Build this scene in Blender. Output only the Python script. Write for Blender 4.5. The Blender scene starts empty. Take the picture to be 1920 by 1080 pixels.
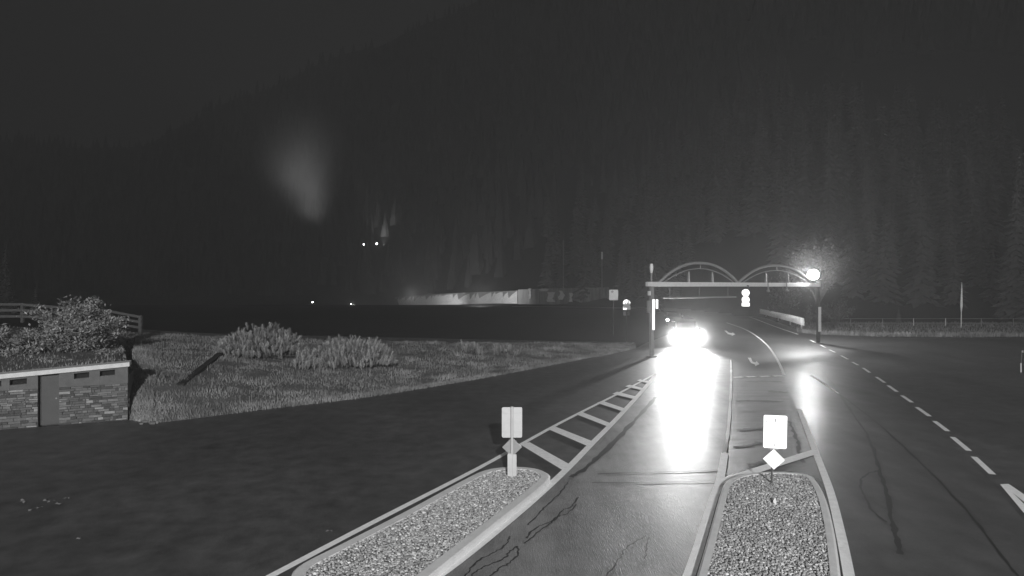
import bpy, bmesh, math, random
import numpy as np
from mathutils import Vector, Matrix, noise as mnoise

random.seed(7); rng = np.random.default_rng(7)
scene = bpy.context.scene
col = scene.collection
F, H, CX, CY = 1144.0, 4.6, 960.0, 540.0        # focal length in photo pixels, camera height

# ------------------------------------------------------------------ camera, sky, light, exposure
cam_d = bpy.data.cameras.new('camera'); cam = bpy.data.objects.new('camera', cam_d); col.objects.link(cam)
cam.location = (0, 0, H); cam.rotation_euler = (math.radians(90), 0, 0)
cam_d.sensor_width = 36; cam_d.lens = 36 * F / 1920; cam_d.clip_end = 4000; cam_d.clip_start = .05
scene.camera = cam
vs = scene.view_settings
vs.view_transform = 'Standard'; vs.look = 'None'; vs.gamma = 1; vs.use_curve_mapping = False; vs.exposure = 0
scene.cycles.use_denoising = True
scene.cycles.max_bounces = 6; scene.cycles.volume_bounces = 1; scene.cycles.diffuse_bounces = 2
scene.cycles.glossy_bounces = 3; scene.cycles.sample_clamp_indirect = 4
scene.cycles.sample_clamp_direct = 0

SUN_EL, SUN_AZ = math.radians(28), math.radians(188)
world = bpy.data.worlds.new('World'); scene.world = world; world.use_nodes = True
wn = world.node_tree; bg = wn.nodes['Background']
sky = wn.nodes.new('ShaderNodeTexSky'); sky.sky_type = 'NISHITA'; sky.sun_disc = False
sky.sun_elevation = SUN_EL; sky.sun_rotation = SUN_AZ
bw = wn.nodes.new('ShaderNodeRGBToBW'); wn.links.new(sky.outputs[0], bw.inputs[0])
mr = wn.nodes.new('ShaderNodeMath'); mr.operation = 'MULTIPLY_ADD'   # overcast night: nearly even cloud with a little of the clear sky's falloff
mr.inputs[1].default_value = .10; mr.inputs[2].default_value = 1.0
wn.links.new(bw.outputs[0], mr.inputs[0]); wn.links.new(mr.outputs[0], bg.inputs[0])
bg.inputs[1].default_value = .0115

def lamp(name, kind, loc, energy, target=None, **kw):
    d = bpy.data.lights.new(name, kind); d.energy = energy
    for k, v in kw.items(): setattr(d, k, v)
    o = bpy.data.objects.new(name, d); col.objects.link(o); o.location = loc
    if target is not None:
        o.rotation_euler = (Vector(target) - Vector(loc)).to_track_quat('-Z', 'Y').to_euler()
    return o

sun = lamp('moon', 'SUN', (0, -50, 60), .05, angle=math.radians(4))
sun.rotation_euler = Vector((-math.sin(SUN_AZ) * math.cos(SUN_EL), -math.cos(SUN_AZ) * math.cos(SUN_EL), -math.sin(SUN_EL))).to_track_quat('-Z', 'Y').to_euler()
# the toll station's floodlight mast, behind the camera, that lights the plaza
lamp('station_floodlight', 'SPOT', (5, -42, 18), 192000, (-2, 30, 0), spot_size=math.radians(100), spot_blend=.6, shadow_soft_size=.5)

# ------------------------------------------------------------------ helpers
def g(x, y, z=0.0):
    D = (H - z) * F / (y - CY); return Vector(((x - CX) * D / F, D, z))
def at(x, y, D): return Vector(((x - CX) * D / F, D, H - (y - CY) * D / F))

def mat(name, base, rough=.8, var=.25, scale=6.0, bump=0.0, bscale=60.0, metal=0.0, spec=.4, attr=None, rvar=0.0, rscale=.3, stretch=None, rot=0.0, mott=None, coat=None, emit=0.0):
    m = bpy.data.materials.new(name); m.use_nodes = True
    nt = m.node_tree; N = nt.nodes; L = nt.links; b = N['Principled BSDF']
    b.inputs['Roughness'].default_value = rough; b.inputs['Metallic'].default_value = metal
    b.inputs['Specular IOR Level'].default_value = spec
    tc = N.new('ShaderNodeTexCoord'); src = tc.outputs['Object']
    if stretch:
        mp = N.new('ShaderNodeMapping'); mp.inputs['Scale'].default_value = stretch; mp.inputs['Rotation'].default_value = (0, 0, rot); L.new(src, mp.inputs[0]); src = mp.outputs[0]
    nz = N.new('ShaderNodeTexNoise'); nz.inputs['Scale'].default_value = scale; nz.inputs['Detail'].default_value = 6; nz.inputs['Roughness'].default_value = .65
    L.new(src, nz.inputs['Vector'])
    r = N.new('ShaderNodeMapRange'); r.inputs[1].default_value = .2; r.inputs[2].default_value = .8
    r.inputs[3].default_value = base * (1 - var); r.inputs[4].default_value = base * (1 + var)
    L.new(nz.outputs[0], r.inputs[0]); val = r.outputs[0]
    if attr:
        a = N.new('ShaderNodeAttribute'); a.attribute_name = attr
        mu = N.new('ShaderNodeMath'); mu.operation = 'MULTIPLY'; L.new(val, mu.inputs[0]); L.new(a.outputs['Fac'], mu.inputs[1]); val = mu.outputs[0]
    for ms, ma in (mott or ()):
        n4 = N.new('ShaderNodeTexNoise'); n4.inputs['Scale'].default_value = ms; n4.inputs['Detail'].default_value = 7; n4.inputs['Roughness'].default_value = .6
        L.new(tc.outputs['Object'], n4.inputs['Vector'])
        r4 = N.new('ShaderNodeMapRange'); r4.inputs[1].default_value = .25; r4.inputs[2].default_value = .75; r4.inputs[3].default_value = 1 - ma; r4.inputs[4].default_value = 1 + ma
        L.new(n4.outputs[0], r4.inputs[0]); mu4 = N.new('ShaderNodeMath'); mu4.operation = 'MULTIPLY'; L.new(val, mu4.inputs[0]); L.new(r4.outputs[0], mu4.inputs[1]); val = mu4.outputs[0]
    L.new(val, b.inputs['Base Color'])
    if rvar:
        n2 = N.new('ShaderNodeTexNoise'); n2.inputs['Scale'].default_value = rscale; n2.inputs['Detail'].default_value = 5
        L.new(src, n2.inputs['Vector'])
        r2 = N.new('ShaderNodeMapRange'); r2.inputs[1].default_value = .15; r2.inputs[2].default_value = .85
        r2.inputs[3].default_value = max(.05, rough - rvar); r2.inputs[4].default_value = rough + rvar
        L.new(n2.outputs[0], r2.inputs[0]); L.new(r2.outputs[0], b.inputs['Roughness'])
    if bump:
        n3 = N.new('ShaderNodeTexNoise'); n3.inputs['Scale'].default_value = bscale; n3.inputs['Detail'].default_value = 3
        L.new(src, n3.inputs['Vector'])
        bp = N.new('ShaderNodeBump'); bp.inputs['Strength'].default_value = bump; bp.inputs['Distance'].default_value = .02
        L.new(n3.outputs[0], bp.inputs['Height']); L.new(bp.outputs[0], b.inputs['Normal'])
    if coat: b.inputs['Coat Weight'].default_value, b.inputs['Coat Roughness'].default_value = coat
    if emit:
        b.inputs['Emission Color'].default_value = (1, 1, 1, 1); b.inputs['Emission Strength'].default_value = emit
    return m

M = dict(
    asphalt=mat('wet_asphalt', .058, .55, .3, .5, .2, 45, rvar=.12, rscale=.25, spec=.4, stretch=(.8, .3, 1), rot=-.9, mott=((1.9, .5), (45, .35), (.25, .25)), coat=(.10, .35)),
    lane=mat('worn_headlit_asphalt', .17, .56, .45, .9, .3, 38, rvar=.08, rscale=.7, spec=.5, stretch=(1.3, .16, 1), rot=.33, mott=((1.3, .3), (45, .35)), coat=(.28, .27)),  # worn streaks; headlight brightness is put into the pale base
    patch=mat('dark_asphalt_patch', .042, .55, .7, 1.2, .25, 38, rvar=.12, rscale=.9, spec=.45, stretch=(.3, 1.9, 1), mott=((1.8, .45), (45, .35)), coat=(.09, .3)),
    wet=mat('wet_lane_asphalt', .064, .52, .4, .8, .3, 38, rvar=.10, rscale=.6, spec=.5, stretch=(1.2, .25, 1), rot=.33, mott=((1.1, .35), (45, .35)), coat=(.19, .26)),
    patchband=mat('smooth_dark_bitumen', .026, .62, .4, 3, .2, 38, spec=.35),
    tar=mat('tar_seam', .018, .5, .2, 8),
    paint=mat('road_paint', .8, .7, .16, 7, .1, 60),
    kerb=mat('kerb_concrete', .58, .85, .14, 4, .2, 40),
    gravel=mat('gravel_stone', .36, .8, .1, 20, attr='tone'),
    soil=mat('gravel_bed', .14, .95, .4, 14, .3, 40),
    meadow=mat('dark_meadow', .018, 1, .3, .4, .2, 3, spec=.1),
    bank=mat('bank_soil', .12, 1, .35, 1.1, .4, 12, spec=.1),
    grass=mat('grass_blade', .21, .8, .4, .7, attr='tone', spec=.15),
    hill=mat('hill_forest_floor', .02, 1, .4, .05, spec=.05),
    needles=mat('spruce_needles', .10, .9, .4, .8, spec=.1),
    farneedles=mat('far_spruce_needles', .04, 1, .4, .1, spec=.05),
    bark=mat('bark', .07, .95, .4, 8, .5, 20, spec=.1),
    mugo=mat('mountain_pine_needles', .30, .8, .35, 2.2, attr='tone', spec=.15),
    leaf=mat('shrub_leaf', .27, .65, .35, 2.5, attr='tone', spec=.25),
    treeleaf=mat('tree_leaf', .13, .7, .35, 1.5, attr='tone', spec=.2),
    wood=mat('weathered_timber', .085, .9, .35, 3, .4, 20, stretch=(1, 1, 6), spec=.15),
    darkwood=mat('dark_timber', .025, .9, .35, 3, .4, 20, spec=.15),
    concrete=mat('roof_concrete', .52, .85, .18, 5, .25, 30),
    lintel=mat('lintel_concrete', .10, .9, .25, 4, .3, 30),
    mortar=mat('mortar', .055, .95, .3, 9, .4, 40),
    door=mat('door_metal', .065, .7, .15, 2),
    dark=mat('dark_recess', .012, .95, .2, 4),
    galv=mat('galvanised_steel', .7, .55, .12, 8, metal=.15),
    steel=mat('grey_painted_steel', .22, .6, .15, 6),
    darksteel=mat('dark_steel', .06, .6, .2, 6),
    signback=mat('aluminium_sign_back', .42, .5, .08, 6, metal=.1),
    reflect=mat('reflective_sheeting', .97, .47, .03, 6, metal=1.0),
    dimreflect=mat('dim_sheeting', .62, .75, .08, 8),
    mark=mat('grey_print', .3, .6, .05, 6),
    boardsheet=mat('board_sheeting', .95, .62, .04, 3, metal=1.0),
    glint=mat('glint_grey', .17, .7, .2, 20),
    white=mat('white_paint', .8, .6, .1, 6),
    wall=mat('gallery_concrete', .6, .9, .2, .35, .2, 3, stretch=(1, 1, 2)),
    walldark=mat('dark_gallery_concrete', .19, .95, .8, .5, .2, 3, stretch=(1.5, 1.5, .3)),  # darker, more mottled concrete for the right stretch
    wallshade=mat('painted_shadow', .20, .95, .3, .6),  # cast shadow painted as a darker wall tone
    carpaint=mat('car_paint', .10, .35, .05, 2, spec=.6),
    glass=mat('car_glass', .01, .12, .05, 2, spec=.7),
    rubber=mat('tyre_rubber', .02, .85, .1, 10),
    chrome=mat('wheel_metal', .5, .35, .1, 6, metal=.8),
    plate=mat('plate_white', .7, .5, .05, 6),
)
STONE = [mat('wall_stone', v * 1.12, .85, .3, 9, .5, 35) for v in (.05, .075, .10, .14, .22)]
def emat(name, s):
    m = bpy.data.materials.new(name); m.use_nodes = True; nt = m.node_tree
    nt.nodes.remove(nt.nodes['Principled BSDF'])
    e = nt.nodes.new('ShaderNodeEmission'); e.inputs[1].default_value = s
    nz = nt.nodes.new('ShaderNodeTexNoise'); nz.inputs['Scale'].default_value = 2
    r = nt.nodes.new('ShaderNodeMapRange'); r.inputs[3].default_value = .9; r.inputs[4].default_value = 1
    nt.links.new(nz.outputs[0], r.inputs[0]); nt.links.new(r.outputs[0], e.inputs[0])
    nt.links.new(e.outputs[0], nt.nodes['Material Output'].inputs[0]); return m
M['headlamp'] = emat('lit_headlamp', 120); M['lampglass'] = emat('lit_lamp_glass', 26); M['farlamp'] = emat('lit_far_lamp', 14)

class MB:
    def __init__(s): s.v = []; s.f = []; s.t = []
    def add(s, vs_, fs, tone=1.0):
        o = len(s.v); s.v += [tuple(p) for p in vs_]; s.f += [tuple(i + o for i in f) for f in fs]; s.t += [tone] * len(vs_)
    def box(s, c, size, rot=None, tone=1.0):
        hx, hy, hz = [k / 2 for k in size]; R = rot or Matrix.Identity(3); c = Vector(c)
        P = [c + R @ Vector((x * hx, y * hy, z * hz)) for x in (-1, 1) for y in (-1, 1) for z in (-1, 1)]
        s.add(P, [(0, 1, 3, 2), (4, 6, 7, 5), (0, 4, 5, 1), (2, 3, 7, 6), (0, 2, 6, 4), (1, 5, 7, 3)], tone)
    def tube(s, path, r, n=8, cap=True, tone=1.0):
        path = [Vector(p) for p in path]; rs = r if isinstance(r, (list, tuple)) else [r] * len(path)
        V = []; prev = None
        for i, p in enumerate(path):
            d = (path[min(i + 1, len(path) - 1)] - path[max(i - 1, 0)]).normalized()
            a = d.cross(Vector((0, 0, 1)))
            if a.length < .05: a = d.cross(Vector((0, 1, 0)))
            a.normalize(); b = d.cross(a).normalized()
            for k in range(n):
                t = 2 * math.pi * k / n; V.append(p + (a * math.cos(t) + b * math.sin(t)) * rs[i])
        Fs = []
        for i in range(len(path) - 1):
            for k in range(n):
                k2 = (k + 1) % n; Fs.append((i * n + k, i * n + k2, (i + 1) * n + k2, (i + 1) * n + k))
        if cap:
            Fs.append(tuple(range(n))[::-1]); Fs.append(tuple((len(path) - 1) * n + k for k in range(n)))
        s.add(V, Fs, tone)
    def bar(s, a, b, w, h):        # rectangular bar from a to b, h along "up"
        a = Vector(a); b = Vector(b); d = (b - a); l = d.length; d.normalize()
        up = Vector((0, 0, 1)) if abs(d.z) < .95 else Vector((0, 1, 0))
        sd = d.cross(up).normalized(); u2 = sd.cross(d).normalized()
        R = Matrix((d, sd, u2)).transposed(); s.box((a + b) / 2, (l, w, h), R)
    def prism(s, poly, z0, z1):     # poly: list of (x,y) counter-clockwise
        n = len(poly)
        z0f = z0 if callable(z0) else (lambda x, y: z0); z1f = z1 if callable(z1) else (lambda x, y: z1)
        V = [(x, y, z0f(x, y)) for x, y in poly] + [(x, y, z1f(x, y)) for x, y in poly]
        Fs = [tuple(range(n))[::-1], tuple(range(n, 2 * n))] + [(i, (i + 1) % n, n + (i + 1) % n, n + i) for i in range(n)]
        s.add(V, Fs)
    def plate(s, poly, origin, ax, ay, th):   # outline poly (u,v) in the plane ax, ay, extruded th along the normal
        n = len(poly); ax = Vector(ax); ay = Vector(ay); nn = ax.cross(ay).normalized(); o = Vector(origin)
        V = [o + ax * u + ay * v for u, v in poly] + [o + ax * u + ay * v + nn * th for u, v in poly]
        Fs = [tuple(range(n))[::-1], tuple(range(n, 2 * n))] + [(i, (i + 1) % n, n + (i + 1) % n, n + i) for i in range(n)]
        s.add(V, Fs)
    def mesh(s, name, m, smooth=False):
        me = bpy.data.meshes.new(name); me.from_pydata(s.v, [], s.f); me.materials.append(m)
        at_ = me.attributes.new('tone', 'FLOAT', 'POINT'); at_.data.foreach_set('value', s.t)
        if smooth: me.polygons.foreach_set('use_smooth', [True] * len(me.polygons))
        me.update(); return me
    def build(s, name, m, parent=None, smooth=False, bevel=0):
        me = s.mesh(name, m, smooth); o = bpy.data.objects.new(name, me); col.objects.link(o)
        if bevel:
            bv = o.modifiers.new('bevel', 'BEVEL'); bv.width = bevel; bv.segments = 2; bv.limit_method = 'ANGLE'
        if parent: put(o, parent)
        return o

def put(o, parent):     # parts are drawn in world space: keep them there under the parent
    o.parent = parent; o.matrix_parent_inverse = world_of(parent).inverted()
def world_of(o):
    m = o.matrix_basis
    return (world_of(o.parent) @ o.matrix_parent_inverse @ m) if o.parent else m.copy()
def tag(o, label=None, cat=None, group=None, kind=None):
    if label: o['label'] = label
    if cat: o['category'] = cat
    if group: o['group'] = group
    if kind: o['kind'] = kind
    return o
def empty(name, loc, label=None, cat=None, group=None):
    o = bpy.data.objects.new(name, None); col.objects.link(o); o.location = loc; o.empty_display_size = .2
    return tag(o, label, cat, group)
def dup(root, loc, rz=0, sc=1, label=None):
    r = root.copy(); col.objects.link(r); r.location = loc; r.rotation_euler = (0, 0, rz); r.scale = (sc, sc, sc) if not isinstance(sc, tuple) else sc
    if label: r['label'] = label
    for ch in list(root.children):
        c = ch.copy(); col.objects.link(c); c.parent = r
        for gch in list(ch.children):
            d = gch.copy(); col.objects.link(d); d.parent = c
    return r
def npmesh(name, V, T, m, tone=None):
    me = bpy.data.meshes.new(name); me.from_pydata(V.tolist(), [], T.tolist()); me.materials.append(m)
    if tone is not None:
        a = me.attributes.new('tone', 'FLOAT', 'POINT'); a.data.foreach_set('value', tone.astype(np.float32))
    o = bpy.data.objects.new(name, me); col.objects.link(o); return o
def sm(t): t = min(1, max(0, t)); return t * t * (3 - 2 * t)
def lerp(a, b, t): return a + (b - a) * t
def rrect(w, h, r, n=4):
    P = []
    for cx_, cy_, a0 in ((w/2-r, h/2-r, 0), (-w/2+r, h/2-r, 90), (-w/2+r, -h/2+r, 180), (w/2-r, -h/2+r, 270)):
        for k in range(n + 1):
            a = math.radians(a0 + 90 * k / n); P.append((cx_ + r * math.cos(a), cy_ + r * math.sin(a)))
    return P
def circ(r, n=28): return [(r * math.cos(2*math.pi*k/n), r * math.sin(2*math.pi*k/n)) for k in range(n)]

# ------------------------------------------------------------------ terrain
TK = [(-1.3, .30), (-.84, .25), (-.62, .235), (-.43, .325), (-.25, .40), (-.096, .46), (.1, .56), (.5, .64), (1.3, .62)]
DK = [(-1.3, 260), (-.5, 330), (-.2, 330), (0, 220), (.12, 165), (.25, 150), (.4, 100), (.6, 92), (1.3, 90)]
def tab(K, a):
    if a <= K[0][0]: return K[0][1]
    for (a0, v0), (a1, v1) in zip(K, K[1:]):
        if a <= a1: return lerp(v0, v1, sm((a - a0) / (a1 - a0)) * .5 + .5 * (a - a0) / (a1 - a0))
    return K[-1][1]
RIDGE = 900.0
def terr(X, D):
    z = -.06
    if D < 60: return z
    a = X / D
    z += tab(((140, 0), (184, -.5), (245, -2.3), (290, -4.0), (420, -9.3)), D) * sm((.06 - a) / .2)
    d0 = tab(DK, a)
    if D > d0:
        t = (D - d0) / (RIDGE - d0)
        hh = tab(TK, a) * RIDGE + 8
        hgt = hh * (t ** 1.1 if t < 1 else 1 - .25 * min(1, (t - 1) * 2))
        hgt += 14 * sm(t * 6) * (mnoise.noise(Vector((X * .008, D * .008, 2.1))) + .5 * mnoise.noise(Vector((X * .022, D * .022, 7.7)))) * (1 - .4 * t)
        z += hgt
    return z
def terrain(name, rows, m):
    V = []; Fs = []; A = [(-1.35 + 2.7 * i / 120) for i in range(121)]
    for D in rows:
        for a in A: V.append((a * D, D, terr(a * D, D)))
    n = len(A)
    for j in range(len(rows) - 1):
        for i in range(n - 1): Fs.append((j*n+i, j*n+i+1, (j+1)*n+i+1, (j+1)*n+i))
    mb = MB(); mb.add(V, Fs); return tag(mb.build(name, m, smooth=True), kind='structure')
SPLIT = 90.0
mb = MB(); mb.add([(-130, -80, -.06), (130, -80, -.06), (130 , 20, -.06), (-130, 20, -.06)], [(0, 1, 2, 3)])
nb = [(-1.35 + 2.7 * i / 120) for i in range(121)]
V = [(a * SPLIT, SPLIT, terr(a * SPLIT, SPLIT)) for a in nb]
mb.add([(-130, 20, -.06), (130, 20, -.06)] + V, [tuple([0, 1] + [2 + i for i in range(120, -1, -1)])])
tag(mb.build('ground', M['meadow']), kind='structure')
terrain('hill', [SPLIT + (1300 - SPLIT) * (i / 75) ** 1.5 for i in range(76)], M['hill'])

# ------------------------------------------------------------------ roads
road_l = [g(x, y) for x, y in ((240, 787), (285, 794), (400, 781), (500, 768), (600, 757), (700, 744), (800, 728), (900, 711), (1000, 692), (1080, 676), (1150, 663), (1192, 653))]
poly = [(-45, -60), (75, -60), (75, 56)]
poly += [(g(x, y).x, g(x, y).y) for x, y in ((1930, 632), (1800, 634), (1700, 633), (1620, 631), (1545, 628))]
poly += [(30.2, 60.5), (33.5, 74), (38.5, 92), (42, 112), (41, 130), (34, 142), (20, 150), (0, 155), (0, 149), (18, 143), (28, 132), (32, 118), (27, 90), (18, 66), (13.5, 56), (11.2, 51)]
poly += [(p.x, p.y) for p in reversed(road_l)] + [(-16.7, 19.7), (-25, 15.5), (-45, 12)]
mb = MB(); mb.add([(x, y, 0) for x, y in poly], [tuple(range(len(poly)))])
me = mb.mesh('road', M['asphalt'])
bm = bmesh.new(); bm.from_mesh(me); bmesh.ops.triangulate(bm, faces=bm.faces[:]); bm.to_mesh(me); bm.free()
road = tag(bpy.data.objects.new('road', me), kind='structure'); col.objects.link(road)

def flat(name, pts, z, m, parent=road):
    P = [g(x, y) for x, y in pts]; b = MB(); b.add([(p.x, p.y, z) for p in P], [tuple(range(len(P)))])
    me = b.mesh(name, m); bm_ = bmesh.new(); bm_.from_mesh(me); bmesh.ops.triangulate(bm_, faces=bm_.faces[:]); bmesh.ops.recalc_face_normals(bm_, faces=bm_.faces[:])
    bm_.to_mesh(me); bm_.free(); o = bpy.data.objects.new(name, me); col.objects.link(o); put(o, parent); return o
def smooth_path(P, k=4):
    out = []
    for i in range(len(P) - 1):
        p0 = P[max(i-1, 0)]; p1 = P[i]; p2 = P[i+1]; p3 = P[min(i+2, len(P)-1)]
        for j in range(k):
            t = j / k
            out.append(.5 * ((2*p1) + (p2-p0)*t + (2*p0-5*p1+4*p2-p3)*t*t + (3*p1-p0-3*p2+p3)*t**3))
    return out + [P[-1]]
def strip(name, pts, w, z, m, parent=road, jit=0.0, k=4, wj=0.0):
    P = smooth_path([g(x, y) for x, y in pts], k) if len(pts) > 2 else [g(x, y) for x, y in pts]
    V = []; n = len(P)
    for i, p in enumerate(P):
        d = (P[min(i+1, n-1)] - P[max(i-1, 0)]).normalized(); s_ = Vector((-d.y, d.x, 0))
        ww = (w if not callable(w) else w(i / (n-1))) * (1 + random.uniform(-wj, wj)); q = p + s_ * random.uniform(-jit, jit)
        V += [(q.x - s_.x*ww/2, q.y - s_.y*ww/2, z), (q.x + s_.x*ww/2, q.y + s_.y*ww/2, z)]
    b = MB(); b.add(V, [(2*i, 2*i+2, 2*i+3, 2*i+1) for i in range(n-1)])
    return b.build(name, m, parent)

# worn, headlit-coloured lane between the islands, the patched lane and the wet lane on the right
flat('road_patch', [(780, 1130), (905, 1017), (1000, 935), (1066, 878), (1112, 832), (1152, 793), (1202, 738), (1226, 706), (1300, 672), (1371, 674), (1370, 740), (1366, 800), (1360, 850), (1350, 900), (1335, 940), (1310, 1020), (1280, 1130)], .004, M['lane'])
flat('road_patch', [(1372, 700), (1468, 697), (1476, 735), (1490, 780), (1512, 830), (1528, 870), (1340, 925), (1352, 902), (1362, 850), (1368, 800)], .004, M['patch'])
flat('road_patch', [(1478, 735), (1500, 690), (1540, 660), (1575, 672), (1640, 715), (1745, 800), (1860, 905), (1990, 1060), (2020, 1130), (1600, 1130), (1575, 990), (1545, 880), (1530, 850), (1500, 775)], .004, M['wet'])
# joints and tar seams
for pts, w in (([(1120, 889), (1200, 886), (1300, 884), (1352, 880)], .07), ([(1110, 906), (1200, 905), (1348, 903)], .05), ([(1376, 772), (1420, 771), (1480, 770)], .06),
               ([(1374, 724), (1410, 724), (1460, 726)], .08), ([(1375, 745), (1465, 741)], .07)):
    strip('joint', pts, w, .008, M['tar'], jit=.02, wj=.4)
for pts, w in (([(1535, 690), (1560, 718), (1578, 745), (1598, 775), (1622, 808), (1640, 850), (1652, 892), (1662, 925), (1672, 975), (1680, 1005), (1687, 1040)], .085),
               ([(1650, 882), (1625, 890), (1613, 905), (1620, 930), (1636, 958), (1662, 980)], .05),
               ([(1578, 742), (1640, 790), (1720, 862), (1800, 945), (1870, 1030), (1910, 1085)], .05),
               ([(1065, 905), (1045, 930), (1022, 950), (1008, 968), (990, 985)], .035),
               ([(1085, 933), (1068, 952), (1055, 957), (1040, 975), (1020, 984), (1000, 994), (986, 1010)], .035),
               ([(1080, 945), (1066, 962), (1045, 970), (1030, 983), (1008, 1000), (984, 1020)], .03),
               ([(955, 1006), (948, 1022), (930, 1035), (900, 1050), (880, 1070), (868, 1090)], .03),
               ([(970, 1025), (972, 1040), (955, 1056), (935, 1068), (915, 1085)], .03),
               ([(970, 1025), (955, 1036), (945, 1048), (915, 1060), (890, 1075), (880, 1090)], .03),
               ([(1212, 1005), (1190, 1018), (1172, 1030), (1160, 1050), (1132, 1085)], .022),
               ([(1218, 1008), (1212, 1030), (1210, 1050)], .018),
               ([(1230, 745), (1200, 778), (1165, 815), (1130, 850), (1095, 880), (1070, 895)], .14)):
    strip('tar_seam', pts, w, .009, M['tar'], jit=.02, wj=.45, k=6)
strip('gutter', [(1530, 897), (1552, 935), (1566, 990), (1582, 1080), (1588, 1130)], .10, .009, M['tar'], wj=.2)
strip('gutter', [(1024, 905), (1000, 928), (940, 979), (868, 1036), (800, 1092)], .05, .009, M['tar'], wj=.4)
for pts, w in (([(1440, 734), (1460, 735), (1476, 737)], .55), ([(1385, 807), (1410, 804), (1440, 802)], .22), ([(1376, 838), (1400, 836), (1424, 829)], .18), ([(1380, 752), (1410, 751), (1470, 753)], .20), ([(1400, 716), (1430, 715), (1466, 716)], .45), ([(1402, 872), (1424, 868), (1440, 862)], .16), ([(1478, 790), (1490, 812), (1498, 842), (1506, 868)], .10)):
    strip('tar_band', pts, w, .0085, M['patchband'], wj=.5, k=8, jit=.05)
# painted markings
P_ = M['paint']; ZP = .012
strip('edge_line', [(440, 1117), (510, 1080), (700, 980), (900, 877), (975, 835), (1040, 799), (1100, 768), (1160, 738), (1228, 702)], .15, ZP, P_)
strip('edge_line', [(740, 1137), (820, 1082), (905, 1017), (1000, 938), (1065, 878), (1112, 830), (1152, 790), (1200, 738), (1230, 702)], .19, ZP, P_)
for q in ([(975, 834), (993, 830), (1067, 871), (1054, 882)], [(1029, 806), (1042, 801), (1113, 829), (1101, 837)], [(1079, 777), (1091, 773), (1149, 796), (1141, 801)],
          [(1119, 756), (1129, 752), (1176, 768), (1168, 772)], [(1148, 739), (1157, 735), (1196, 745), (1189, 749)], [(1172, 725), (1180, 722), (1209, 729), (1203, 732)], [(1194, 714), (1200, 712), (1219, 716), (1214, 719)]):
    flat('hatch_bar', q, .016, P_)
strip('edge_line', [(1270, 1140), (1292, 1080), (1312, 1020), (1336, 940), (1350, 900), (1359, 850)], .19, ZP, P_)
strip('edge_line', [(1359, 850), (1366, 800), (1370, 740), (1371, 700), (1370, 675)], .09, ZP, P_, wj=.35, k=8)
strip('edge_line', [(1600, 1130), (1592, 1080), (1576, 1000), (1556, 920), (1530, 850), (1499, 768)], .17, ZP, P_)
flat('hatch_bar', [(1348, 911), (1352, 898), (1523, 844), (1530, 853)], .016, P_)
for x0, x1 in ((1376, 1392), (1400, 1417), (1425, 1443), (1450, 1469)):
    strip('stop_dash', [(x0, 708 - (x0 - 1376) * .035), (x1, 708 - (x1 - 1376) * .035)], .26, ZP, P_)
strip('lane_line', [(1470, 703), (1463, 686), (1451, 664), (1436, 645), (1415, 628), (1393, 616), (1362, 605)], .15, ZP, P_)
strip('edge_line', [(1405, 594), (1421, 600), (1452, 612), (1496, 627)], .22, ZP, P_)
for a, b in (((1519, 638), (1530, 643)), ((1538, 647), (1548, 652)), ((1555, 656), (1566, 661)), ((1577, 667), (1590, 674)), ((1598, 679), (1609, 685)), ((1618, 690), (1631, 699)), ((1643, 707), (1659, 718)),
             ((1665, 723), (1682, 735)), ((1691, 742), (1710, 755)), ((1719, 764), (1743, 781)), ((1752, 790), (1777, 809)), ((1786, 820), (1817, 846)), ((1826, 857), (1861, 890))):
    strip('lane_dash', [a, b], .15, ZP, P_)
flat('triangle_marking', [(1875, 909), (1891, 908), (1962, 956), (2050, 1016), (2040, 1090), (1952, 998), (1960, 984), (1995, 1018), (2000, 1000), (1945, 962), (1899, 925), (1950, 975), (1944, 992)], ZP, P_)
strip('lane_line', [(1519, 703), (1545, 719), (1572, 738)], .09, ZP, P_, wj=.3)
flat('turn_arrow', [(1402, 671), (1408, 671), (1411, 678), (1417, 680), (1418, 677), (1424, 683), (1416, 687), (1416, 684), (1408, 681)], ZP, P_)
flat('turn_arrow', [(1358, 620), (1362, 620), (1367, 624), (1373, 625), (1373, 623), (1379, 627), (1372, 630), (1372, 628), (1365, 627)], ZP, P_)
# puddle glints: sheen painted as thin curled pale pieces on the wet left road
for i, (x, y, s_) in enumerate(((38, 943, .10), (48, 937, .09), (92, 938, .11), (96, 942, .08), (112, 944, .09), (66, 956, .12), (75, 953, .06), (123, 936, .07), (616, 998, .07), (148, 1010, .05))):
    b = MB(); p = g(x, y); n = 5; a0 = random.uniform(0, 6)
    V = [(p.x + math.cos(a0 + .7*k) * s_, p.y + math.sin(a0 + .7*k) * s_, .006 + .02 * (k % 2)) for k in range(n)] + [(p.x + math.cos(a0 + .7*k) * s_ * .5, p.y + math.sin(a0 + .7*k) * s_ * .5, .035 - .006 * k) for k in range(n)]
    b.add(V, [(k, k+1, n+k+1, n+k) for k in range(n-1)])
    tag(b.build('puddle_glint', M['glint']), 'small pale curled piece standing in for puddle sheen on the dark wet road at the left', 'reflection', 'painted puddle glints on the left road')

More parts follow.
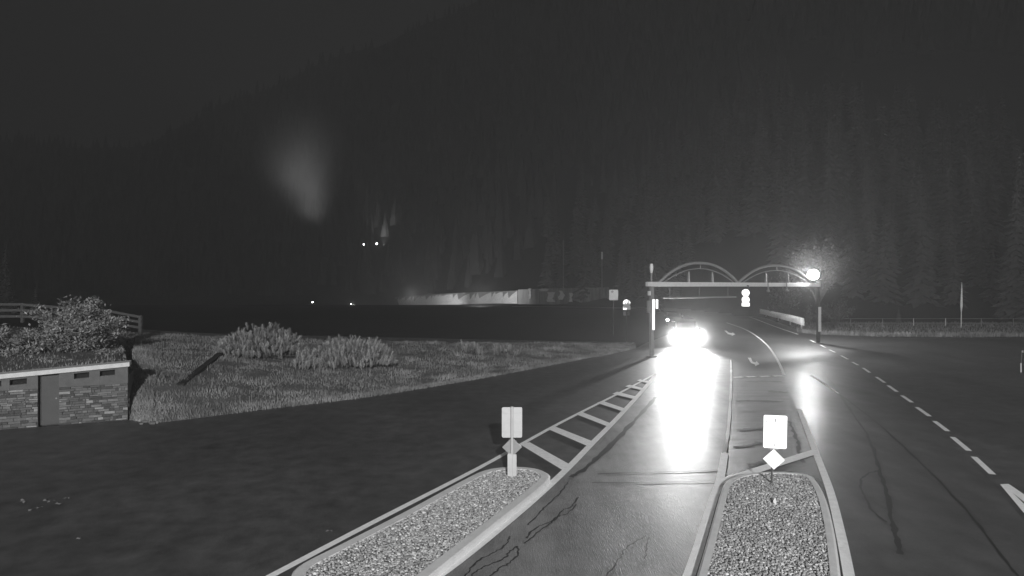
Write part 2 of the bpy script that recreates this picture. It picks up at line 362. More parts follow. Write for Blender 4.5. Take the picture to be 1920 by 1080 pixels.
# ------------------------------------------------------------------ traffic islands
def inset(P, d):
    n = len(P); out = []
    for i in range(n):
        a = Vector(P[i-1]); b = Vector(P[i]); c = Vector(P[(i+1) % n])
        d1 = (b-a).normalized(); d2 = (c-b).normalized(); n1 = Vector((-d1.y, d1.x)); n2 = Vector((-d2.y, d2.x))
        m_ = (n1+n2).normalized(); out.append(b + m_ * d / max(.4, m_.dot(n1)))
    return [(p.x, p.y) for p in out]
def inside(P, x, y):
    c = False; j = len(P) - 1
    for i in range(len(P)):
        if (P[i][1] > y) != (P[j][1] > y) and x < (P[j][0]-P[i][0])*(y-P[i][1])/(P[j][1]-P[i][1]) + P[i][0]: c = not c
        j = i
    return c
ICO = bmesh.new(); bmesh.ops.create_icosphere(ICO, subdivisions=1, radius=1)
ICO_V = np.array([v.co[:] for v in ICO.verts]); ICO_F = np.array([[v.index for v in f.verts] for f in ICO.faces]); ICO.free()
def island(pts, label, kw):
    ctrl = [g(x, y, .12) for x, y in pts]
    P = smooth_path(ctrl + [ctrl[0]], 5)[:-1]; P = [(p.x, p.y) for p in P]
    area = sum(P[i-1][0]*P[i][1] - P[i][0]*P[i-1][1] for i in range(len(P)))
    if area < 0: P.reverse()
    Q = inset(P, kw); n = len(P); O = inset(P, -.02); I2 = inset(P, .02); 
    root = empty('traffic_island', (sum(p[0] for p in P)/n, sum(p[1] for p in P)/n, 0), label, 'traffic island')
    b = MB(); rings = [(O, 0.0), (O, .095), (I2, .12), (Q, .12), (Q, .02)]
    V = [(x, y, z) for R, z in rings for x, y in R]
    b.add(V, [(r*n+i, r*n+(i+1) % n, (r+1)*n+(i+1) % n, (r+1)*n+i) for r in range(4) for i in range(n)])
    b.build('kerb', M['kerb'], root)
    b = MB(); b.add([(x, y, .085) for x, y in Q], [tuple(range(n))]); b.build('gravel_bed', M['soil'], root)
    xs = [p[0] for p in Q]; ys = [p[1] for p in Q]; VV = []; TT = []; tones = []; k = 0
    for y in np.arange(min(ys), max(ys), .041):
        if y < 8.2: continue
        for x in np.arange(min(xs), max(xs), .041):
            x2 = x + random.uniform(-.02, .02); y2 = y + random.uniform(-.02, .02)
            if not inside(Q, x2, y2): continue
            r = random.uniform(.015, .031); a = random.uniform(0, 6.28); sx, sy, sz = r*random.uniform(.8, 1.4), r*random.uniform(.7, 1.1), r*random.uniform(.5, .9)
            R = ICO_V * (sx, sy, sz) * rng.uniform(.8, 1.15, (12, 1)); ca, sa = math.cos(a), math.sin(a); R = np.column_stack((R[:,0]*ca-R[:,1]*sa, R[:,0]*sa+R[:,1]*ca, R[:,2]))
            VV.append(R + (x2, y2, .095 + random.uniform(-.004, .016))); TT.append(ICO_F + k*12); k += 1
            t = random.choice((.5, .68, .8, .87, .93, 1.0, 1.15, 1.6)) * random.uniform(.8, 1.15); tones += [t] * 12
    o = npmesh('gravel', np.concatenate(VV), np.concatenate(TT), M['gravel'], np.array(tones)); put(o, root); o['kind'] = 'stuff'
    return root
island([(548, 1090), (560, 1061), (640, 1019), (760, 958), (860, 904), (910, 881), (960, 875), (1003, 878), (1026, 887), (1028, 898), (1003, 922), (940, 972), (860, 1036), (800, 1084), (730, 1140), (640, 1150), (570, 1125)],
       'long narrow gravel island with rounded concrete kerb, left of the bright lane', .20)
island([(1308, 1080), (1331, 1000), (1352, 925), (1362, 903), (1385, 891), (1415, 886), (1455, 884), (1500, 887), (1524, 895), (1545, 930), (1561, 990), (1574, 1080), (1580, 1160), (1440, 1190), (1285, 1160)],
       'gravel island with concrete kerb under the overexposed white sign, right of the bright lane', .13)
p = g(1452, 942, .12); b = MB(); b.plate([(-.05, -.10), (.0, -.10), (.06, .09), (.02, .06), (-.03, .0)], p + Vector((0, 0, .02)), (1, 0, 0), (0, .9, .45), .015)
tag(b.build('broken_shard', M['white']), 'pale pointed shard lying on the gravel below the white sign', 'shard')

# ------------------------------------------------------------------ island signs
p = g(960, 893, .12)
r = empty('traffic_sign', p, 'back of a grey rectangular sign over a diamond panel on the left gravel island', 'traffic sign')
b = MB(); b.tube([p - Vector((0, 0, .05)), p + Vector((0, 0, 1.66))], .032, 10); b.build('post', M['signback'], r)
b = MB(); b.plate(rrect(.485, .725, .04), (p.x, p.y + .05, 1.39), (1, 0, 0), (0, 0, 1), -.012); b.build('sign_panel', M['signback'], r)
for z in (1.16, 1.39, 1.62):
    b = MB(); b.box((p.x, p.y + .042, z), (.43, .012, .035)); b.build('mounting_rail', M['signback'], r, bevel=.003)
b = MB(); s_ = .235; b.plate([(s_, 0), (0, s_), (-s_, 0), (0, -s_)], (p.x, p.y + .05, .80), (1, 0, 0), (0, 0, 1), -.012); b.build('diamond_panel', M['steel'], r)
b = MB(); b.plate(rrect(.115, .54, .02), (p.x - .048, p.y - .03, .40), (1, 0, 0), (0, .0, 1), .01)
b.plate(rrect(.09, .52, .02), (p.x + .062, p.y - .02, .39), (1, 0, 0), (0, 0, 1), .01); b.build('reflector_sleeve', M['signback'], r)
p = g(1447, 905, .12)
r = empty('traffic_sign', p, 'overexposed white rectangular sign over a white diamond on the right gravel island', 'traffic sign')
b = MB(); b.tube([p - Vector((0, 0, .05)), p + Vector((0, 0, 1.5))], .02, 10); b.build('post', M['darksteel'], r)
o_ = (p.x + .06, p.y - .04, 1.30)
b = MB(); b.plate(rrect(.50, .755, .035), o_, (.97, -.24, 0), (0.02, 0, 1), .012); b.build('sign_panel', M['reflect'], r)
for du, z_, w_, h_ in ((.01, 1.57, .03, .09), (-.19, 1.53, .02, .06), (-.02, 1.0, .02, .07), (-.18, 1.22, .015, .05)):
    b = MB(); b.plate(rrect(w_, h_, .006), (o_[0] + .97 * du - .004, o_[1] - .24 * du - .018, z_), (.97, -.24, 0), (0, 0, 1), .003); b.build('printed_mark', M['mark'], r)
b = MB(); b.plate([(.235, 0), (0, .235), (-.235, 0), (0, -.235)], (p.x + .03, p.y - .04, .67), (.97, -.24, 0), (0, 0, 1), .012); b.build('diamond_panel', M['reflect'], r)
b = MB(); b.box((p.x + .04, p.y - .01, .90), (.2, .03, .06)); b.build('bracket', M['steel'], r)

# ------------------------------------------------------------------ grass bank on the left
Lx = [(-700, 0), (0, 0), (222, 0), (243, 787), (262, 791), (285, 794), (400, 781), (500, 768), (600, 757), (700, 744), (800, 728), (900, 711), (1000, 692), (1080, 676), (1150, 663), (1192, 652)]
T_ = Vector((.889, .459, 0)); NRM = Vector((.459, -.889, 0)); B0 = g(0, 806)      # facade origin, along, outward
def fac(u, n, z): return B0 + T_ * u + NRM * n + Vector((0, 0, z))
def slab_z(u): return 1.66 + .055 * u
low = []
for x, y in Lx:
    if y == 0: low.append({-700: fac(-8, -.45, slab_z(-8) + .05), 0: fac(0, -.45, slab_z(0) + .05), 222: fac(3.46, -.5, slab_z(3.3) + .0)}[x])
    else: low.append(g(x, y))
top = [Vector(v) for v in ((-40, 36, 2.75), (-30, 37, 2.2), (-24.6, 38, 1.86), (-23.4, 38, 1.74), (-22.4, 38.1, 1.70), (-21.6, 38.2, 1.66), (-19, 39, 1.5), (-16.2, 40, 1.34), (-12.9, 41, 1.14), (-9.6, 42.2, .95), (-6.2, 43.4, .77), (-2.4, 45, .57), (1.6, 46.4, .42), (5, 47.6, .28), (8.2, 48.8, .14), (10, 49.6, .02))]
def bank_pt(u, v):          # u over the control columns, v 0 road edge .. 1 ridge .. 1.3 back
    i = min(len(low) - 2, int(u)); t = u - i
    cr = lambda K: .5 * ((2*K[i]) + (K[i+1]-K[max(i-1, 3)])*t + (2*K[max(i-1, 3)]-5*K[i]+4*K[i+1]-K[min(i+2, len(K)-1)])*t*t + (3*K[i]-K[max(i-1, 3)]-3*K[i+1]+K[min(i+2, len(K)-1)])*t**3)
    if i >= 3: a = cr(low) if i >= 5 else low[i].lerp(low[i+1], t); b_ = cr(top)
    else: a = low[i].lerp(low[i+1], t); b_ = top[i].lerp(top[i+1], t)
    if v <= 1:
        p = a.lerp(b_, v); fast = 1 - sm((u - 3) / 5.5) if u >= 3 else 0
        zz = lerp(a.z, b_.z, lerp(sm(v * .9 + .05), 1 - (1 - v) ** 7, fast) if a.z < .3 else v)
        zz += .12 * math.sin(v * math.pi) * mnoise.noise(Vector((p.x * .35, p.y * .35, 3))) + .04 * mnoise.noise(Vector((p.x * 1.4, p.y * 1.4, 9))) * (v > .02)
        return Vector((p.x, p.y, max(zz, -.01)))
    w = (v - 1) / .3; d = (b_ - a); d.z = 0; d.normalize()
    p = b_ + d * 6 * w; p.z = lerp(b_.z, -.15, sm(w)); return p
NU, NV = 15 * 8, 34
V = []; 
for i in range(NU + 1):
    for j in range(NV + 1): V.append(bank_pt(i / 8, j / NV * 1.3))
b = MB(); b.add(V, [(i*(NV+1)+j, (i+1)*(NV+1)+j, (i+1)*(NV+1)+j+1, i*(NV+1)+j+1) for i in range(NU) for j in range(NV)])
bank = tag(b.build('grass_bank', M['bank'], smooth=True), kind='structure')
# grass blades
def blades(name, pts, hs, m, parent=None, clump=1):
    n = len(pts); pts = np.array(pts); hs = np.array(hs)
    a = rng.uniform(0, 6.28, n); w = hs * rng.uniform(.05, .11, n); lean = hs * rng.uniform(0, .55, n); la = rng.uniform(0, 6.28, n)
    dx, dy = np.cos(a) * w, np.sin(a) * w; z0 = pts[:, 2] - .02
    V = np.empty((n, 5, 3))
    V[:, 0] = np.column_stack((pts[:,0]-dx, pts[:,1]-dy, z0)); V[:, 1] = np.column_stack((pts[:,0]+dx, pts[:,1]+dy, z0))
    mx, my = pts[:,0] + np.cos(la)*lean*.35, pts[:,1] + np.sin(la)*lean*.35
    V[:, 2] = np.column_stack((mx+dx*.7, my+dy*.7, z0+hs*.6)); V[:, 3] = np.column_stack((mx-dx*.7, my-dy*.7, z0+hs*.6))
    V[:, 4] = np.column_stack((pts[:,0]+np.cos(la)*lean, pts[:,1]+np.sin(la)*lean, z0+hs))
    base = np.arange(n)[:, None] * 5
    T = np.concatenate([base + [0, 1, 2], base + [0, 2, 3], base + [3, 2, 4]])
    patch = np.array([mnoise.noise(Vector((p[0]*.5, p[1]*.5, 1))) + .6 * mnoise.noise(Vector((p[0]*1.9, p[1]*1.9, 5))) for p in pts])
    tone = np.repeat(np.clip(1 + patch * .6 + rng.uniform(-.15, .15, n), .3, 2), 5)
    o = npmesh(name, V.reshape(-1, 3), T, m, tone); tag(o, kind='stuff')
    if parent: put(o, parent)
    return o
pts = []; hs = []
for _ in range(120000):
    u = random.uniform(0.6, 15); v = random.uniform(0, 1.06) ** 1.15
    p = bank_pt(u, v)
    if p.y < 18 or (u < 2.6 and random.random() < .6): continue
    dens = mnoise.noise(Vector((p.x * .8, p.y * .8, 11)))
    if dens < -.3 and random.random() < .35: continue
    pts.append(p[:]); hs.append(random.uniform(.05, .15) * (1 + dens * .8))
for _ in range(9000):        # taller fringe along the road edge
    u = random.uniform(3.1, 15); p = bank_pt(u, random.uniform(0, .06)); pts.append(p[:]); hs.append(random.uniform(.06, .17))
tag(blades('grass', pts, hs, M['grass'], None), 'rough meadow grass covering the bank beside the left road', 'grass')
# wild flowers: pale heads
b = MB()
for _ in range(170):
    u = random.uniform(2.6, 13); v = random.uniform(.02, .8); p = bank_pt(u, v); h = random.uniform(.15, .35); r0 = random.uniform(.02, .05)
    b.tube([p, p + Vector((0, 0, h))], .006, 3, False); b.add([(p.x + r0*math.cos(k*1.05), p.y + r0*math.sin(k*1.05)-.01, p.z + h + .012*(k % 2)) for k in range(6)], [(0,1,2,3,4,5)])
tag(b.build('flower', mat('flower_head', .42, .8)), 'scattered pale wild flowers standing in the bank grass', 'flowers', kind='stuff')
b = MB()                     # pale stones where the bank meets the building corner
for i in range(16):
    p = g(random.uniform(243, 300), random.uniform(783, 796)); rr = random.uniform(.05, .13)
    q = ICO_V * (rr, rr * .9, rr * .6) * rng.uniform(.8, 1.2, (12, 1))
    o = npmesh('field_stone', q, ICO_F, STONE[random.choice((2, 3, 4))]); o.location = (p.x, p.y, rr * .4)
    tag(o, 'rough pale field stone at the foot of the bank beside the building corner', 'stone', 'stones by the building corner')
# timber lying down the bank
GRID = [bank_pt(i / 8, j / 34) for i in range(16, 121) for j in range(35)]
def on_bank(p): return min(GRID, key=lambda q: (q.x-p.x)**2 + (q.y-p.y)**2).z
def ray_bank(x, y):         # where a sight line meets the bank
    D = 20.0
    while D < 45:
        p = at(x, y, D)
        if p.z <= on_bank(p): return p
        D += .15
    return at(x, y, 30)
a_ = ray_bank(338, 727) + Vector((0, 0, .06)); c_ = ray_bank(413, 667) + Vector((0, 0, .06))
b = MB(); b.bar(a_, c_, .30, .22); tag(b.build('timber_beam', M['darkwood'], bevel=.03), 'dark heavy timber lying diagonally down the grass bank', 'timber')

# ------------------------------------------------------------------ stone building
st = empty('stone_building', fac(0, 0, 0), 'low rubble stone building with flat concrete roof edge set into the bank', 'building')
UL, UR = -6.0, 3.52
DO = (.99, 1.56); NI = [(-2.6, -2.1), (-1.5, -1.0), (-.5, .04), (.25, .70), (1.97, 2.40), (2.70, 3.14)]
RF = Matrix((T_, NRM, Vector((0, 0, 1)))).transposed()
def fbox(b, u0, u1, n0, n1, z0, z1, tone=1.0): b.box(fac((u0+u1)/2, (n0+n1)/2, (z0+z1)/2), (u1-u0, abs(n1-n0), z1-z0), RF, tone)
def fprism(b, u0, u1, n0, n1, zb, zt):   # top and bottom follow the sloping roof line
    V = [fac(u, n, z(u) if callable(z) else z) for u in (u0, u1) for n in (n0, n1) for z in (zb, zt)]
    b.add(V, [(0, 1, 3, 2), (4, 6, 7, 5), (0, 4, 5, 1), (2, 3, 7, 6), (0, 2, 6, 4), (1, 5, 7, 3)])
ZB = 1.26
b = MB(); fbox(b, UL, DO[0], -.30, 0, -.05, ZB); fbox(b, DO[1], UR, -.30, 0, -.05, ZB); fbox(b, UL, UR, -2.2, -.302, -.05, 1.5); b.build('wall', M['mortar'], st)
b = MB(); edges = [UL] + [e for n_ in NI for e in n_] + [UR]; spans = []
segs = []; cur = UL
for n0, n1 in NI + [(DO[0], DO[1])]: pass
cuts = sorted(NI + [DO])
for c0, c1 in cuts: segs.append((cur, c0)); cur = c1
segs.append((cur, UR))
for s0, s1 in segs:
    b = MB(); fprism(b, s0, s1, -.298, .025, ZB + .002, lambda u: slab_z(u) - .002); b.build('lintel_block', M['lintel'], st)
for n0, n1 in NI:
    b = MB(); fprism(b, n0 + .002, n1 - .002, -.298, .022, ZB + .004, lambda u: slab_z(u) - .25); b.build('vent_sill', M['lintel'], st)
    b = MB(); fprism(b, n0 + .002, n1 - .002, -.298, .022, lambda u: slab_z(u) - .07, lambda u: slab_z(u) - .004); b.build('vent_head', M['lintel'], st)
for n0, n1 in NI:
    b = MB(); fprism(b, n0 + .004, n1 - .004, -.29, -.20, lambda u: slab_z(u) - .245, lambda u: slab_z(u) - .075); b.build('vent_opening', M['dark'], st)
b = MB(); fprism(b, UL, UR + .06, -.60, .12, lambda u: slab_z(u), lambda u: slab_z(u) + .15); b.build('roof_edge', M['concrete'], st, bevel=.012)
b = MB(); fprism(b, DO[0] + .003, DO[1] - .003, -.27, -.22, 0.0, lambda u: slab_z(u) - .01); dr = b.build('door', M['door'], st)
b = MB(); fbox(b, DO[0] + .01, DO[0] + .05, -.22, -.20, .0, 1.66); fbox(b, DO[1] - .05, DO[1] - .01, -.22, -.20, .0, 1.66); b.build('door_frame', M['darksteel'], dr)
b = MB(); fbox(b, DO[1] - .13, DO[1] - .08, -.22, -.17, .85, .90); b.build('handle', M['steel'], dr)
# stones, one by one
z = .0; k = 0; rest = MB()
while z < ZB - .03:
    h = random.uniform(.055, .10); h = min(h, ZB - z); u = UL if True else 0
    while u < UR - .02:
        w = random.choice((.09, .14, .18, .24, .30, .38)) * random.uniform(.8, 1.2)
        e = min(u + w, UR)
        if e > DO[0] and u < DO[1]:
            if u < DO[0] - .04: e = DO[0]
            else: u = DO[1]; continue
        prd = random.uniform(.012, .045)
        vis = u > -.35
        bb = rest if not vis or k >= 296 else MB()
        j = .008; c = [fac(uu + random.uniform(-.006, .006), nn, zz + random.uniform(-.006, .006)) for uu in (u + j, e - j) for nn in (-.01, prd + random.uniform(-.006, .006)) for zz in (z + j, z + h - j)]
        bb.add(c, [(0, 1, 3, 2), (4, 6, 7, 5), (0, 4, 5, 1), (2, 3, 7, 6), (0, 2, 6, 4), (1, 5, 7, 3)])
        if bb is not rest:
            bb.build('stone', random.choices(STONE, (3, 5, 5, 3, 1.2))[0], st); k += 1
        u = e
    z += h
o = rest.build('stone_rows', STONE[2], st); o['kind'] = 'stuff'

# ------------------------------------------------------------------ shrubs
def mugo(name_px, D, w, d, h, n, label):
    cx_, y_ = name_px; p = at(cx_, y_, D); p.z = on_bank(p) - .05
    root = empty('mountain_pine', p, label, 'shrub', 'shrubs on the grass bank')
    b = MB(); sb = MB()
    for i in range(n):
        a = random.uniform(0, 6.28); rr = math.sqrt(random.random()); x = math.cos(a) * rr * w/2; y = math.sin(a) * rr * d/2
        zt = h * (1 - rr ** 3 * .72) * random.uniform(.5, 1.02) * (1 + .3 * mnoise.noise(Vector((x * 1.3, y * 1.3, cx_))))
        q = p + Vector((x, y, max(.12, zt) - .2)); out = Vector((x * .14 + random.uniform(-.3, .3), y * .14 + random.uniform(-.3, .3), 1)).normalized()
        l = random.uniform(.14, .5); tone = random.uniform(.35, 1.3)
        tip = q + out * l
        e1 = out.cross(Vector((1, .2, 0))).normalized(); e2 = out.cross(e1)
        for k in range(16):
            t = k / 16; aa = k * 2.4 + i; base = q.lerp(tip, t * .9); dr_ = (e1 * math.cos(aa) + e2 * math.sin(aa))
            ln = lerp(.17, .08, t) * random.uniform(.6, 1.3); end = base + dr_ * ln * .8 + out * ln * .9; sd = (dr_.cross(out)) * .015
            b.add([base - sd, base + sd, end + sd * .5, end - sd * .5], [(0, 1, 2, 3)], tone * (1 + .35 * t))
        if i % 6 == 0: sb.tube([p + Vector((x * .25, y * .25, .0)), p + Vector((x * .7, y * .7, zt * .35)), q], [.03, .022, .012], 5, False)
    b.build('needles', M['mugo'], root); sb.build('branches', M['bark'], root); return root
mugo((490, 684), 33.0, 4.9, 3.2, 1.58, 820, 'broad mound of upright mountain pine shoots above the diagonal timber')
mugo((660, 694), 32.5, 4.7, 3.0, 1.48, 800, 'second broad mountain pine mound with the tallest tip, right of the timber one')
mugo((575, 704), 31.0, 1.3, 1.1, 1.0, 110, 'small mountain pine clump between the two broad mounds')
mugo((878, 668), 39.0, 1.9, 1.4, .85, 130, 'low mountain pine near the right tip of the bank, left of its pair')
mugo((945, 668), 40.0, 1.9, 1.3, .68, 110, 'lowest mountain pine of the bank, nearest its right tip')
def leafy(p, w, d, h, n, label, name='leafy_shrub', m='leaf', ls=.09, stems=9, grp='shrubs on the grass bank', shape=None, lim=.012, cat='shrub', spread=.035):
    root = empty(name, p, label, cat, grp); b = MB(); sb = MB(); tips = []
    for i in range(stems):
        a = 6.28 * i / stems + random.uniform(-.4, .4); rr = random.uniform(.15, 1) ** .6
        tp = p + Vector((math.cos(a) * rr * w/2, math.sin(a) * rr * d/2, h * random.uniform(.55, 1) * (1 - .45 * rr ** 2)))
        mid = p.lerp(tp, .5) + Vector((random.uniform(-.1, .1) * w, random.uniform(-.1, .1) * d, .12 * h))
        sb.tube([p, mid, tp], [lim * 3, lim * 2, lim * .6], 5, False)
        for t in (.35, .55, .75, .95):
            q = p.lerp(mid, t * 2) if t < .5 else mid.lerp(tp, t * 2 - 1)
            for _ in range(3):
                e = q + Vector((random.uniform(-.24, .24) * w, random.uniform(-.24, .24) * d, random.uniform(-.05, .16) * h)); e.z = max(e.z, p.z + .08 * h)
                sb.tube([q, e], [lim * .8, lim * .4], 4, False); tips.append((q, e, random.uniform(.55, 1.35)))
    for i in range(n):
        q, e, tn = random.choice(tips); c = q.lerp(e, random.uniform(.2, 1.1)) + Vector((random.gauss(0, spread) * w, random.gauss(0, spread) * d, random.gauss(0, spread) * h))
        a = random.uniform(0, 6.28); el = random.uniform(-.3, 1.1); dd = Vector((math.cos(a) * math.cos(el), math.sin(a) * math.cos(el), math.sin(el)))
        sd = dd.cross(Vector((random.uniform(-1, 1), random.uniform(-1, 1), 1.2))).normalized(); L_ = ls * random.uniform(.7, 1.4)
        b.add([c, c + dd * L_ * .5 + sd * L_ * .21, c + dd * L_, c + dd * L_ * .5 - sd * L_ * .21], [(0, 1, 2, 3)], tn * random.uniform(.6, 1.3))
    sb.build('stems', M['bark'], root); b.build('leaves', M[m], root); return root
def bush_at(x, y, D, dz=0):
    p = at(x, y, D); return p
leafy(bush_at(150, 684, 26.5), 3.4, 2.6, 3.0, 13000, 'tall leafy shrub with long arching shoots rising above the roof edge', ls=.14, stems=22)
leafy(bush_at(28, 692, 25.5), 2.4, 2.2, 1.75, 5500, 'lower leafy shrub at the left picture edge behind the stone wall', ls=.14, stems=11)
leafy(bush_at(205, 676, 25.0), 1.2, .9, .55, 700, 'knee high leafy growth just behind the right end of the roof edge', ls=.09, stems=7)
leafy(bush_at(95, 690, 23.2), 1.7, .7, .45, 800, 'low fringe of leaves between the two shrubs along the roof edge', ls=.08, stems=8)
leafy(bush_at(-80, 700, 23.5), 2.4, 1.6, 1.3, 1500, 'leafy shrub behind the stone wall, cut by the picture edge', ls=.10, stems=8)

# ------------------------------------------------------------------ wooden fence and timber kerb rail
fn = empty('wooden_fence', at(263, 625, 38), 'weathered post and rail timber fence on the bank top at left', 'fence')
FP = [at(-150, 603, 35.6), at(42, 602, 36.4), at(205, 613, 37.6), at(263, 624, 38.0)]
FP = [FP[0], FP[1], FP[1].lerp(FP[2], .5), FP[2], FP[3]]
for i, p in enumerate(FP):
    b = MB(); b.box((p.x, p.y, p.z + .50), (.20 if i == 4 else .15, .14, 1.18)); b.build('post', M['wood'], fn, bevel=.015)
for i in range(4):
    a, c = FP[i], FP[i+1]
    for h in (.30, .66, 1.0):
        b = MB(); b.bar(a + Vector((-.08, -.10, h)), c + Vector((.02 if i < 3 else .10, -.10, h + random.uniform(-.02, .02))), .05, .15); b.build('rail', M['wood'], fn, bevel=.008)
kr = empty('timber_kerb_rail', at(440, 632, 39.5), 'long low dark timber rail along the crest behind the mountain pines', 'rail')
KP = [(267, 621, 38.2), (355, 626, 39), (440, 630, 39.6), (560, 632, 40.9), (760, 636, 43.1), (900, 639, 45.2), (1050, 642, 47.4), (1185, 644, 49.6)]
K3 = [Vector(at(*k)) for k in KP]
for i in range(len(K3) - 1):
    b = MB(); b.bar(K3[i] + Vector((0, 0, .0)), K3[i+1] + Vector((-.02, 0, 0)), .18, .22); b.build('rail', M['darkwood'], kr, bevel=.02)
    b = MB(); b.box(K3[i] + Vector((0, .12, -.28)), (.14, .1, .7)); b.build('post', M['darkwood'], kr)

# ------------------------------------------------------------------ gantry
GL = Vector((9.36, 40.9, 0)); GR = Vector((25.5, 50.8, 0)); GD = (GR - GL).normalized(); GN = Vector((GD.y, -GD.x, 0))
gr = empty('height_gantry', GL, 'pale steel gantry with two arches spanning the wet road', 'gantry')
GRot = Matrix((GD, GN, Vector((0, 0, 1)))).transposed(); GLEN = (GR - GL).length
def gp(u, n=0, z=0): return GL + GD * u + GN * n + Vector((0, 0, z))
BZ = 4.86
b = MB(); b.box(gp(GLEN / 2 - .15, 0, BZ), (GLEN + .6, .24, .30), GRot); b.build('beam', M['galv'], gr, bevel=.015)
for k, u in enumerate((0.0, GLEN)):
    b = MB(); b.box(gp(u, 0, 2.35), (.24, .22, 4.70), GRot); b.build('post', M['darksteel' if k else 'steel'], gr, bevel=.015)
    b = MB(); b.box(gp(u, .0, .03), (.5, .5, .06), GRot); b.build('base_plate', M['steel'], gr)
FR = Matrix.Rotation(math.atan2(GL.y, GL.x) - math.pi / 2, 3, 'Z')
b = MB(); b.box(gp(0.02, .16, 2.82), (.16, .03, 2.05), FR); tag(b.build('reflector_strip', M['reflect'], gr, bevel=.008), 'tall glaring white reflector strip')
b = MB(); b.box(gp(.33, .16, 3.52), (.16, .03, .62), FR); tag(b.build('reflector_strip', M['reflect'], gr, bevel=.008), 'short white reflector strip beside the tall one')
b = MB(); b.box(gp(.22, .06, 3.5), (.25, .04, .04), GRot); b.build('bracket', M['steel'], gr)
b = MB(); b.box(gp(-.30, .05, 3.35), (.22, .2, .80), GRot); b.build('control_box', M['steel'], gr, bevel=.01)
b = MB(); b.box(gp(-.22, .08, 2.65), (.12, .12, .7), GRot); b.build('conduit', M['steel'], gr)
b = MB(); b.box(gp(-.32, .1, 4.25), (.13, .2, .3), GRot); b.build('camera_housing', M['galv'], gr, bevel=.02)
b = MB(); b.box(gp(GLEN, .13, 2.0), (.36, .05, 2.05), GRot); tag(b.build('reflector_strip', M['dimreflect'], gr, bevel=.01), 'broad pale sleeve on the right post')
b = MB(); b.tube([gp(-.02, 0, 4.99), gp(-.02, 0, 5.7)], .06, 8); b.build('mast', M['steel'], gr)
b = MB(); b.tube([gp(-.02, 0, 5.6), gp(-.02, 0, 5.75), gp(-.02, 0, 6.0), gp(-.02, 0, 6.22)], [.07, .11, .13, .10], 10); b.build('mast_head', M['galv'], gr)
def u_of(px):      # where the sight line of a pixel column crosses the gantry plane
    a = (px - CX) / F; return (a * GL.y - GL.x) / (GD.x - a * GD.y)
for x0, x1 in ((1236, 1384), (1384, 1523)):
    u0, u1 = u_of(x0), u_of(x1); um = (u0 + u1) / 2; hw = (u1 - u0) / 2
    ar = []; ai = []
    for k in range(25):
        t = -1 + 2 * k / 24; ar.append(gp(um + hw * t, -.02, 4.96 + 1.42 * (1 - abs(t) ** 2.2))); ai.append(gp(um + hw * .97 * t, -.02, 4.80 + 1.18 * (1 - abs(t) ** 2.0)))
    b = MB(); b.tube(ar, .10, 8); b.build('arch', M['steel'], gr, smooth=True)
    b = MB(); b.tube(ai, .04, 6); b.build('inner_arch', M['steel'], gr, smooth=True)
    for k in (-1, 1):
        zt = 5.75; b = MB(); b.tube([gp(um + k * .30 * hw, .0, 5.0), gp(um + k * .285 * hw + (.05 if k > 0 else -.05), .0, zt)], [.10, .05], 6); b.build('strut', M['steel'], gr)
    b = MB(); b.tube([gp(um, -.02, 5.96), gp(um, -.02, 6.34)], .03, 6); b.build('tie', M['steel'], gr)
ua, ub = u_of(1243), u_of(1380)
b = MB(); b.tube([gp(ua, .0, 3.93), gp(ub, .0, 3.93)], .055, 8); hb = b.build('height_bar', M['steel'], gr)
for x in (1256, 1311, 1365):
    b = MB(); b.tube([gp(u_of(x), 0, 4.72), gp(u_of(x), 0, 3.93)], .018, 6); b.build('hanger', M['steel'], hb)
for x in (1437, 1472):
    u = u_of(x); b = MB(); b.tube([gp(u, .13, 5.02), gp(u, .16, 4.5)], .045, 6); h_ = b.build('lamp_arm', M['steel'], gr)
    b = MB(); b.tube([gp(u, .16, 4.50), gp(u, .16, 4.40), gp(u, .16, 4.28)], [.05, .14, .10], 10); b.build('detector_head', M['steel'], h_)
# floodlight on the gantry's right end
LP = at(1525, 515, 50.0)
fl = empty('floodlight', LP, 'glaring round floodlight on the right end of the gantry in front of a tree', 'floodlight')
dirc = Vector((-.42, -.86, -.30)).normalized()
ux = dirc.cross(Vector((0, 0, 1))).normalized(); uy = ux.cross(dirc)
b = MB(); b.tube([LP - dirc * .34, LP - dirc * .24, LP], [.18, .40, .48], 20); b.build('housing', M['darksteel'], fl, smooth=False)
b = MB(); V = [LP + dirc * .02 + (ux * math.cos(k * .2618) + uy * math.sin(k * .2618)) * .44 for k in range(24)]; b.add(V + [LP + dirc * .12], [(k, (k + 1) % 24, 24) for k in range(24)]); b.build('lens', M['lampglass'], fl)
b = MB(); b.tube([gp(GLEN, 0, 4.70), gp(GLEN, 0, 5.2), LP - dirc * .3], .07, 8); b.build('bracket', M['steel'], fl)
# hung speed signs
def panel_on(root, c, outline, th, m, name, yaw=0):
    pv = root.parent or root
    if yaw: d_ = c - Vector((pv.location.x, pv.location.y, c.z)); c = c - d_ + Matrix.Rotation(-yaw, 3, 'Z') @ d_
    b = MB(); b.plate(outline, c, (math.cos(yaw), -math.sin(yaw), 0), (0, 0, 1), th); return b.build(name, m, root)
q = gp(u_of(1398), .28, 0); D_ = q.y
r = empty('speed_sign', (q.x, q.y, 4.7), 'two bright round signs over a small panel hung below the gantry middle', 'traffic sign')
for y in (549, 562):
    c = at(1398.5, y, D_); d = panel_on(r, c, circ(.275), .012, M['reflect'], 'round_panel', .32)
    for dx in (-.07, .07): panel_on(d, c + Vector((dx, -.016, -.02)), [(x_ * .6, y_) for x_, y_ in circ(.065, 10)], .003, M['mark'], 'printed_mark', .32)
panel_on(r, at(1398.5, 571, D_), rrect(.56, .27, .03), .012, M['reflect'], 'lower_panel', .32)
